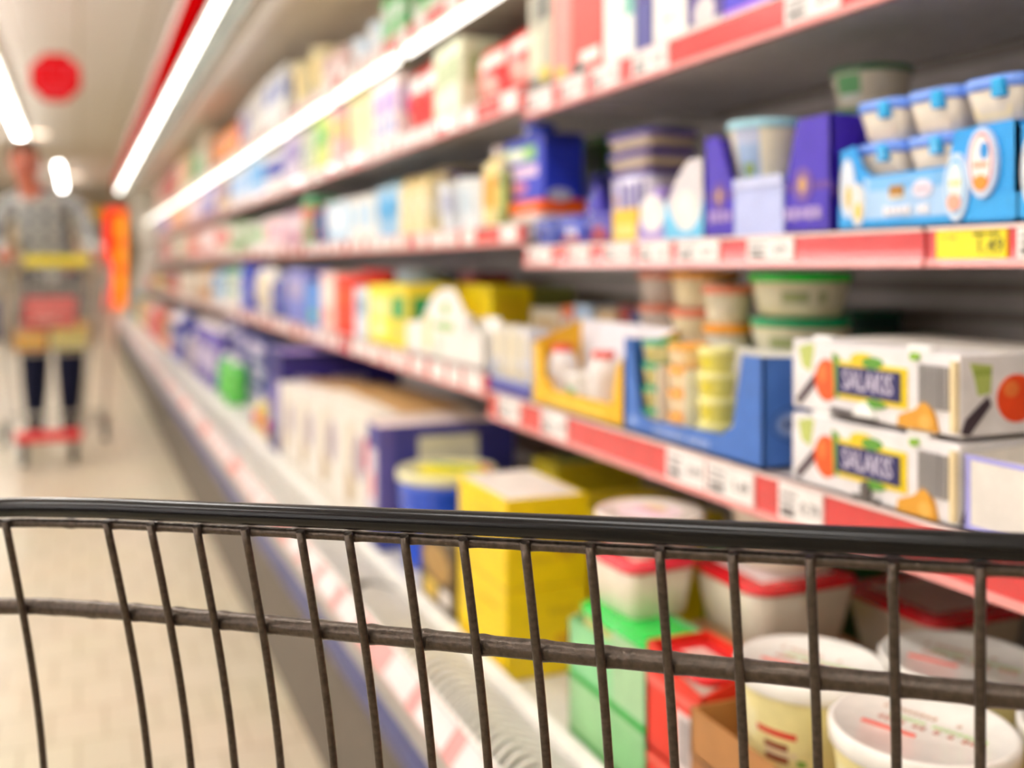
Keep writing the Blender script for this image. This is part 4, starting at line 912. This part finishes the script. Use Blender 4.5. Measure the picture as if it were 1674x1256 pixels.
cheese(.692, .866, zc, 'white-lidded cheese tub in the tray corner beside the red trays', -.3, .076)
cheese(.842, .812, zc, 'shaded white-lidded cheese tub at the tray back under lower shelf', -.3, .082)
cheese(.838, .635, zc, 'white-lidded cheese tub at the right picture edge', -.2)

# ---- bottom deck, beyond the yellow cartons
u0, u1 = 688, 742; x = .622
put(carton('carton', wid(u0, u1, x), .1, .135, '#54401c', front=[('e', .5, .6, .4, .25, '#a8823c'), ('r', .1, .5, .05, .3, '#e2c050'), ('r', .6, .9, .1, .3, '#ece4dc')]), u0, u1, x, zd, .1, 'dark brown and gold carton next to yellow cartons', 'carton')
bx, by = .735, 2.13
o = tub('bucket', .105, .205, '#2450c8', '#e8e4b4', tp=.88, lidh=.022, n=44, front=[('r', .1, .35, .1, .9, '#b8c4d0'), ('e', .22, .4, .1, .3, '#d8c860'), ('r', .0, .12, 0, 1, '#c8b8b0')], top=[('e', .6, .5, .38, .34, '#f0e000'), ('p', [(.2, .45), (.8, .65), (.8, .72), (.2, .53)], '#2fa070'), ('p', [(.5, .85), (.85, .8), (.85, .87), (.55, .93)], '#e03a2c')])
place(o, bx, by, zd, 'blue bucket with a yellow and cream lid', 'bucket', yaw=.1)
o = carton('carton', .10, .33, .28, '#3a3a8e', front=[('r', .1, .8, .2, .8, '#d8cdd8'), ('r', .3, .6, .4, .6, '#e05858')], side=[('r', .28, .72, .6, .9, '#d8d4c0'), ('r', .0, .1, 0, 1, '#5c54a0'), ('r', .0, 1, 0, .2, '#3848a0')], top=[('r', 0.0, 1, .0, 1, '#e9d6d6')])
place(o, .62+.165, 2.310, zd, 'navy carton with pink-white top behind the blue bucket', 'carton')
ys = Yat(604, .625); ye = Yat(458, .625); n = 4
for k in range(n):
    w = (ye-ys)/n; hh = [.292, .288, .268, .255][k]
    o = carton('carton', w-.004, .26, hh, '#e3ddd2', front=[('r', .1, .45, .3, .85, '#d4c9b4'), ('e', .65, .6, .18, .2, '#a89aa8'), ('e', .3, .3, .2, .14, '#b8a078'), ('r', .0, .2, .0, 1, '#ece6de')] + ([('r', .86, 1, .55, .8, '#d8182c')] if k == 0 else []), side=[('r', .1, .6, .1, .85, '#ddd6c6'), ('e', .35, .25, .2, .15, '#a89070'), ('r', .0, .08, .5, .8, '#d8182c')], top=[('r', .0, 1, .3, 1, '#c49a62')])
    place(o, .625+.13, ys+w*(k+.5), zd, 'white cheese carton with faded figures, %s from blue bucket' % ordn[k], 'carton', 'white cheese cartons on bottom deck')
yk = ye+.012
o = carton('carton', .22, .42, .345, '#231c72', side=[('s', .12, .72, .73, .09, '#b4aad0'), ('e', .88, .62, .06, .05, '#6c64a8'), ('s', .15, .6, .58, .03, '#8c84c0'), ('r', 0, 1, .93, 1, '#14104c')], front=[('e', .5, .5, .3, .25, '#8a80c0')], top=[('r', .05, .95, .05, .95, '#8c70c8')])
place(o, .627+.21, yk+.11, zd, 'large navy carton with lavender lettering on the bottom deck', 'carton')

# ================================================================ GOODS FURTHER DOWN THE AISLE
ROWX = {'S1': .828, 'S2': .85, 'S3': .85, 'S4': .772, 'T': .625}
ROWZ = {'S1': 1.655, 'S2': 1.374, 'S3': 1.092, 'S4': .786, 'T': .362}
ROWMAX = {'S1': 1.955, 'S2': 1.572, 'S3': 1.29, 'S4': 1.012, 'T': .70}
rs = random.Random(11); used = {}
def unit(kind, w, h, c, a, l, d):
    if kind == 'carton': return carton('carton', w, d, h, c, front=[('r', .12, .88, .45, .8, a), ('e', .5, .25, .25, .12, l)], side=[('r', .15, .85, .4, .8, a)])
    if kind == 'case': return case('display_case', w, d, h*.55, c, [(0, 1), (.15, .9), (.3, .6), (.7, .6), (.85, .9), (1, 1)], front=[('r', .1, .9, .1, .5, a)])
    if kind == 'gable': return gable('milk_carton', w, min(d, w*1.2), h, c, front=[('r', 0, 1, .35, .7, a), ('e', .5, .5, .3, .12, l)], cap=l)
    if kind == 'tub': return tub('tub', min(w/2, .085), h, c, l, front=[('r', .15, .85, .25, .8, a)], n=20, top=[('e', .5, .5, .3, .3, a)])
    if kind == 'cup': return tub('cup', min(w/2, .05), h, c, l, front=[('r', .05, .95, .3, .75, a)], n=16, tp=.72, lidh=.004)
    if kind == 'bottle': return bottle('bottle', min(w/2, .05), h, c, l, front=[('r', .05, .95, .3, .8, a)])
    if kind == 'pouch': return pouch('pouch', w, min(d, .07), h, c, front=[('r', .1, .9, .55, .8, a), ('e', .5, .3, .3, .14, l)])
    if kind == 'rtub': return rtub('tub', w, min(d, .1), h, c, l, front=[('r', .15, .85, .2, .8, a)], r=.012)
CAT = {'carton': 'carton', 'case': 'display case', 'gable': 'drink carton', 'tub': 'tub', 'cup': 'cup', 'bottle': 'bottle', 'pouch': 'pouch', 'rtub': 'tub'}
def seg(row, u0, u1, vt, kind, n, desc, c, a, l, dx=0., d=.11, rows=1):
    
    xf = ROWX[row]+dx; z = ROWZ[row]+eps; uM = (u0+u1)/2
    top = min(Zat(uM, vt, xf), ROWMAX[row]); h = max(.035, (top-z)/rows - .0006*(rows > 1)); ya, yb = Yat(u1, xf), Yat(u0, xf); w = (yb-ya)/n
    proto = unit(kind, w-.004, h, c, a, l, d); first = True
    key = (row, desc); 
    for i in range(n):
        for k in range(rows):
            o = proto if first else copy_tree(proto); first = False
            j = used.get(key, 0)+1; used[key] = j
            dd_ = min(d, 2*.085) if kind in ('tub', 'cup', 'bottle') else d
            rad = {'tub': .085, 'cup': .05, 'bottle': .05}.get(kind)
            off = min((w-.004)/2, rad) if rad else d/2
            jit = rs.uniform(0, .012)
            lab = '%s on the %s' % (desc, WHERE[row])
            if n*rows > 1: lab += ', %s from its near end' % ordn[j-1] if rows == 1 else ', %s %s' % (['lower', 'upper'][k] if rows == 2 else ['bottom', 'middle', 'top'][k], 'one, %s pile from near end' % ordn[i])
            place(o, xf+off+.003+jit, ya+w*(i+.5), z+k*(h+.0006), lab, CAT[kind], '%s on the %s' % (desc.replace('_', ' ')+'s' if not desc.endswith('s') else desc, WHERE[row]), yaw=rs.uniform(-.02, .02) if kind in ('carton', 'gable', 'case', 'rtub', 'pouch') else 0)
def row(r, L):
    for s in L: seg(r, *s)
# ---- top shelf
row('S1', [
 (712, 775, -45, 'carton', 2, 'white and green carton', '#dff0dc', '#38b858', '#f0f4e0'), (655, 708, -20, 'pouch', 2, 'light green bag', '#d8f0d0', '#4cc46a', '#ffffff'),
 (622, 652, -8, 'carton', 2, 'green and white carton', '#50c068', '#f0f4f0', '#e8f0e0'),
 (556, 618, 50, 'tub', 2, 'pale blue round tub', '#c4d8ec', '#e8eef4', '#dce8f4'), (590, 640, -10, 'pouch', 2, 'cream and yellow bag behind tubs', '#f0e4a0', '#f0c830', '#fff8e0', .17),
 (520, 554, 88, 'rtub', 2, 'pink and white tub', '#ecc8c4', '#f4f0ee', '#f0d8d4'), (466, 518, 90, 'tub', 2, 'cream dome-lidded tub', '#e8dcb0', '#f0d890', '#f4ecc8'),
 (430, 464, 120, 'carton', 2, 'blue-edged white carton', '#eef0f4', '#4a62b4', '#ffffff'), (404, 428, 150, 'carton', 2, 'pale grey carton', '#d4d0cc', '#b8b4b8', '#e8e4e0'),
 (382, 402, 178, 'tub', 2, 'white tub with indigo print', '#efe8e6', '#4a44a0', '#f0ecec'), (340, 380, 205, 'pouch', 4, 'bright orange bag', '#f2641c', '#f8a020', '#f0c040'),
 (326, 338, 218, 'carton', 2, 'beige carton', '#dccbb0', '#c8b090', '#e8dcc8'), (308, 324, 216, 'bottle', 3, 'green and white bottle', '#c8e4c0', '#5cb880', '#eef4ea'),
 (288, 306, 240, 'carton', 5, 'cream and orange carton', '#e8cfa0', '#e0906c', '#f0e4c8'), (268, 287, 262, 'tub', 7, 'rose tub', '#d88a84', '#c44a50', '#e8d0c8'), (254, 267, 282, 'carton', 9, 'pale pink carton', '#e0b8a8', '#d86a60', '#ece0d4')])
# ---- second shelf
zz = ROWZ['S2']
seg('S2', 756, 866, 52, 'pouch', 2, 'big glossy red bag with white swirl', '#e61416', '#f6d4cc', '#f4b8ac', .0, .09)
seg('S2', 800, 850, 5, 'carton', 1, 'deep red carton behind the red bags', '#c81818', '#f0d8d0', '#e8c060', .16, .1)
row('S2', [
 (702, 750, 72, 'carton', 2, 'pale green and white carton', '#dfe6c8', '#a8b888', '#f0f0e0'), (716, 752, 52, 'carton', 1, 'dark red-topped carton at the back', '#a01418', '#c02020', '#801010', .18),
 (648, 698, 85, 'pouch', 2, 'red bag with white disc', '#e61010', '#fdfaf8', '#d80808'), (604, 645, 128, 'carton', 3, 'white and lilac carton', '#ece6e6', '#a888d0', '#5878c8'),
 (558, 602, 152, 'tub', 2, 'cream tub with yellow lid', '#e8dcbc', '#f0d8a8', '#e8d810'), (536, 557, 165, 'carton', 2, 'pink and yellow carton', '#e4a8b0', '#e8cc50', '#f0e8d0'),
 (512, 534, 180, 'carton', 2, 'yellow-green carton', '#b8cc58', '#48a858', '#e0e090'), (490, 510, 192, 'gable', 2, 'grey-green drink carton', '#c8ccb4', '#8aa088', '#e8e8e0'),
 (462, 488, 205, 'carton', 3, 'lilac dotted carton', '#b8a8c0', '#7060a8', '#e0dce8'), (424, 460, 250, 'cup', 4, 'white cup with navy band', '#eceae8', '#3848a8', '#f0eee8'),
 (398, 422, 262, 'cup', 4, 'sky blue cup', '#b0d0ec', '#6ca8dc', '#e4ecf4'), (370, 396, 280, 'tub', 4, 'white and blue tub', '#e4e8ee', '#88b4e0', '#f0f4f8'),
 (352, 368, 288, 'carton', 3, 'tan and purple carton', '#d8b890', '#6a58b0', '#ecdcc8'), (326, 350, 298, 'carton', 5, 'violet and white carton', '#8478c0', '#e8e0ec', '#4850a8'),
 (300, 324, 312, 'tub', 7, 'pink tub', '#e8b0b8', '#f0e4e4', '#e0707c'), (276, 298, 324, 'carton', 9, 'orange and cream carton', '#e89c5c', '#f4e0c0', '#d86850'), (256, 274, 338, 'cup', 11, 'mauve cup', '#c8a8c0', '#9088c0', '#ece0e8')])
# ---- middle shelf (blue stack by the break first)
Yb = 1.972
w = Yat(826, .894)-Yb
o = rtub('orange_lid_tub', w-.004, .13, .050, '#e8dccc', '#f2601c', front=[('r', 0, 1, .5, 1, '#e83c8c')], tp=.95, lidh=.03); place(o, .885+.065, Yb+w/2+.003, 1.0928, 'flat tub with bright orange lid under the big blue carton', 'tub')
o = carton('carton', w, .092, .137, '#2038c4', front=[('r', .0, .8, .62, .85, '#88c468'), ('e', .3, .72, .25, .1, '#f0f4e8'), ('r', 0, .85, .36, .54, '#e8cce8'), ('e', .3, .2, .3, .09, '#e48ca0')], side=[('s', .25, .8, .75, .03, '#5058c0'), ('s', .25, .8, .6, .03, '#5058c0'), ('s', .25, .8, .45, .03, '#4c54bc'), ('s', .25, .8, .3, .03, '#4c54bc'), ('e', .4, .05, .3, .1, '#b8b8cc'), ('r', .0, .9, .83, 1, '#1c2c98')]); place(o, .894+.046, Yb+w/2, 1.1450, 'big royal blue carton with green and pink bands', 'carton')
o = tub('tub', .035, .03, '#2248d8', '#2848e0', tp=.95, front=[('e', .4, .5, .3, .4, '#e0e4e8')]); place(o, .935, Yb+w*.55, 1.2826, 'blue tub with white mark on top of blue carton', 'tub')
o = carton('carton', .16, .07, .195, '#20501c', front=[('r', 0, 1, .8, 1, '#2c6a20')]); place(o, 1.08, Yb+.10, 1.0928, 'dark green carton behind the big blue carton', 'carton')
row('S3', [
 (768, 800, 238, 'bottle', 1, 'yellow and orange dressing bottle', '#ecd890', '#f0a840', '#ece0e0', .0), (800, 812, 262, 'bottle', 1, 'green dressing bottle with label', '#8a9450', '#c8d478', '#b8a8a0', .0),
 (728, 764, 292, 'tub', 1, 'white yoghurt tub', '#e6ecf0', '#c8d8e4', '#eef4f8'), (692, 726, 300, 'cup', 1, 'silver-white cup', '#dfe2e6', '#b8bcd0', '#f0f0f4'),
 (686, 744, 240, 'tub', 1, 'tall cream tub with purple band', '#4c3a88', '#50408c', '#d8c890', .12), (646, 690, 286, 'gable', 3, 'cream drink carton', '#ead9a8', '#f2e8c8', '#e4d090'),
 (602, 643, 306, 'cup', 3, 'light blue cup with orange dot', '#9cc8e8', '#58a8dc', '#d0e4f0'), (620, 650, 288, 'carton', 1, 'teal carton at the back', '#48a0b0', '#88c8d0', '#2078a0', .13),
 (560, 600, 322, 'tub', 3, 'white tub with blue base', '#f0f0ea', '#a8cce8', '#f6f6f2'), (522, 558, 330, 'tub', 3, 'blue-white yoghurt tub', '#c0dcf0', '#ecf0f4', '#e8ecf0'),
 (512, 521, 345, 'carton', 1, 'narrow navy carton', '#30408c', '#4858a8', '#d84038'), (492, 510, 322, 'carton', 2, 'green-topped red carton', '#3aa068', '#e05030', '#d83838'),
 (462, 490, 345, 'carton', 4, 'mauve carton', '#c8a8bc', '#f0e4e8', '#d87888'), (428, 460, 355, 'tub', 5, 'pale pink tub', '#f0dcdc', '#e49cb0', '#f8f0ee'),
 (400, 426, 366, 'cup', 6, 'white cup with green spot', '#e8e8e0', '#98bc88', '#f0f0ea'), (372, 398, 364, 'carton', 6, 'green and white carton', '#a8c098', '#f0ece4', '#68a060'),
 (346, 370, 368, 'cup', 7, 'cream cup with red band', '#ece0d0', '#d86868', '#f0e8e0'), (322, 344, 372, 'tub', 8, 'rose and white tub', '#e8b4b4', '#f4ecec', '#d85858'),
 (300, 320, 378, 'carton', 9, 'salmon carton', '#e08878', '#f0dcd0', '#c8484c'), (280, 298, 384, 'cup', 11, 'sage cup', '#a8b898', '#e8e4d8', '#d0d8c8'), (262, 278, 390, 'carton', 12, 'faded red carton', '#d07870', '#e8d8d0', '#b8a0c0')])
# ---- lower shelf: white scalloped case, then packs
u0, u1 = 664, 790; xf = .772; w = wid(u0, u1, xf); f_ = lambda u: fr(u, u0, u1, xf); h = .165
o = case('display_case', w, .13, h, '#f1ece6', [(0, .45), (f_(690), .52), (f_(706), .86), (f_(722), 1), (f_(742), 1), (f_(758), .72), (f_(772), .5), (1, .45)], back=.5, front=[
    ('e', f_(728), .72, .04, .08, '#7cc02c'), ('s', f_(712), f_(742), .47, .12, '#74b82c'), ('r', f_(694), f_(704), .1, .6, '#ecdca0'), ('r', f_(712), f_(722), .04, .36, '#d4dccc'), ('e', f_(764), .5, .02, .1, '#e4ccc8')])
put(o, u0, u1, xf, .786+eps, .13, 'white peaked case with green lettering at the rail break', 'display case')
for k in range(3):
    a = u0+(u1-u0)*(k+.1)/3; b = u0+(u1-u0)*(k+.9)/3
    o = pouch('pouch', wid(a, b, xf)*.78, .045, .10, '#f3eee6', front=[('e', .5, .5, .2, .2, '#d8e4c0')]); place(o, xf+.05, (Yat(a, xf)+Yat(b, xf))/2, .786+.006, 'white bag inside the peaked white case, %s from break' % ordn[2-k], 'pouch', 'white bags in the peaked case')
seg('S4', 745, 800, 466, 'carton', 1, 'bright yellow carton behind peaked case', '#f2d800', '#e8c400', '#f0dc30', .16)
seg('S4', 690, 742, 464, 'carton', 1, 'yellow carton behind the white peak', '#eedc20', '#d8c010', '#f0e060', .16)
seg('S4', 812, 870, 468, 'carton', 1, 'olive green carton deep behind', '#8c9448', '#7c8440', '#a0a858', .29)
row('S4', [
 (634, 662, 464, 'carton', 1, 'yellow carton with green square', '#ecd838', '#209a58', '#e0c860'), (596, 632, 466, 'carton', 1, 'yellow and lemon carton', '#eee22c', '#e8e8a0', '#f4f0c0'), (574, 594, 470, 'carton', 1, 'white carton with grey-blue bars', '#dfe4ee', '#8cacc8', '#d0d8e4'),
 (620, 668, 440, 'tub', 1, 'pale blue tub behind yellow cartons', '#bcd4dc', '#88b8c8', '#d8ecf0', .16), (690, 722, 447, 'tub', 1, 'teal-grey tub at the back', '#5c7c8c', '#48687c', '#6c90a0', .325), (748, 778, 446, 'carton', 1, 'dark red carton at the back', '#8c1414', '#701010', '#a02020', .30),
 (544, 572, 452, 'carton', 1, 'vivid red carton', '#f02c10', '#e8501c', '#f05838'), (580, 618, 441, 'carton', 1, 'red carton behind the white one', '#ee2a12', '#e83018', '#f04028', .14), (520, 542, 446, 'carton', 1, 'pink-white carton', '#f4cfc4', '#f8e8dc', '#e89078'),
 (496, 518, 462, 'carton', 1, 'azure carton with green corner', '#4a8cdc', '#5a98e0', '#70c070'), (462, 494, 440, 'carton', 2, 'lavender-blue carton', '#8488cc', '#b0a8cc', '#6078c8'), (432, 460, 445, 'bottle', 2, 'navy bottle with grey cap', '#38408c', '#5058a0', '#a8a8c4'),
 (404, 430, 440, 'pouch', 2, 'cream bag', '#e4dccc', '#d8c8a8', '#c8b890'), (392, 403, 432, 'carton', 1, 'royal blue carton', '#3448c4', '#4a60d0', '#c0c8ec'), (366, 390, 438, 'gable', 2, 'white drink carton with green foot', '#f0ece4', '#eef0ec', '#48a878'),
 (344, 364, 444, 'gable', 2, 'white and sky blue drink carton', '#dce8f0', '#90bce4', '#6ca8dc'), (322, 342, 440, 'carton', 3, 'amber and white carton', '#d8a86c', '#ece4d8', '#b87038'), (290, 320, 446, 'carton', 5, 'cream grey carton', '#d8ccbc', '#e8e0d4', '#b0a090'),
 (268, 288, 448, 'carton', 6, 'brick red and violet carton', '#c04c40', '#6c5890', '#d8a048'), (248, 266, 450, 'tub', 8, 'olive tub', '#a8a44c', '#c8c080', '#d86050'), (238, 247, 452, 'carton', 8, 'deep rose carton', '#c44858', '#e0a0a0', '#903848')])
# ---- bottom deck
row('T', [
 (400, 434, 662, 'bottle', 2, 'yellow and magenta bottle', '#dccc6c', '#d8305c', '#e8dcc0'), (378, 432, 548, 'carton', 2, 'navy and white banded carton', '#343c84', '#c8c0d4', '#e0dce0', .12, .09, 3),
 (346, 376, 582, 'bottle', 2, 'green bottle with white cap', '#58b848', '#70c858', '#ece8ec'), (352, 380, 512, 'gable', 2, 'tall navy drink carton with white top', '#3c4494', '#d4c8e0', '#ece4ec', .13),
 (312, 344, 516, 'bottle', 4, 'purple-white bottle with white cap', '#6c5ca8', '#cabfd8', '#f0e6e8'), (298, 311, 545, 'bottle', 2, 'stone grey bottle', '#a89ca4', '#bcb0b4', '#f0eaec'), (278, 297, 505, 'gable', 3, 'royal blue drink carton with white top', '#3038a8', '#4858b8', '#f0ece8'),
 (262, 277, 516, 'carton', 4, 'orange and teal carton', '#d8884c', '#58a88c', '#e8d0a8'), (246, 261, 508, 'carton', 6, 'crimson carton', '#cc3044', '#d85050', '#f0c8c0'), (232, 245, 500, 'tub', 8, 'pink-lidded tub', '#d85860', '#f0d0c8', '#f4dcd4'), (222, 231, 492, 'carton', 8, 'golden carton', '#d8b848', '#e0cc70', '#f0e4b0'), (214, 221, 482, 'carton', 9, 'teal and red carton', '#5c9cb8', '#c84050', '#7cb0c8')])

# ================================================================ CAMERA, WORLD, RENDER LOOK
cam = bpy.data.cameras.new('camera'); co = bpy.data.objects.new('camera', cam); C.objects.link(co); bpy.context.scene.camera = co
co.location = (0, 0, 1.0); co.rotation_euler = (PI/2, 0, -TH)
cam.sensor_width = 36; cam.lens = 36*F/1674; cam.shift_x = 0; cam.shift_y = (HZ-628)/1674; cam.clip_start = .02; cam.clip_end = 100
cam.dof.use_dof = True; cam.dof.focus_distance = .64; cam.dof.aperture_fstop = 3.0
wd = bpy.data.worlds.new('world'); bpy.context.scene.world = wd; wd.use_nodes = True
wd.node_tree.nodes['Background'].inputs['Color'].default_value = (1, .96, .9, 1); wd.node_tree.nodes['Background'].inputs['Strength'].default_value = .3
s = bpy.context.scene
s.view_settings.view_transform = 'Standard'; s.view_settings.look = 'None'; s.view_settings.gamma = 1; s.view_settings.use_curve_mapping = False; s.view_settings.exposure = 0.18
s.cycles.max_bounces = 7; s.cycles.diffuse_bounces = 5; s.cycles.glossy_bounces = 3; s.cycles.use_denoising = True; s.cycles.sample_clamp_indirect = 6
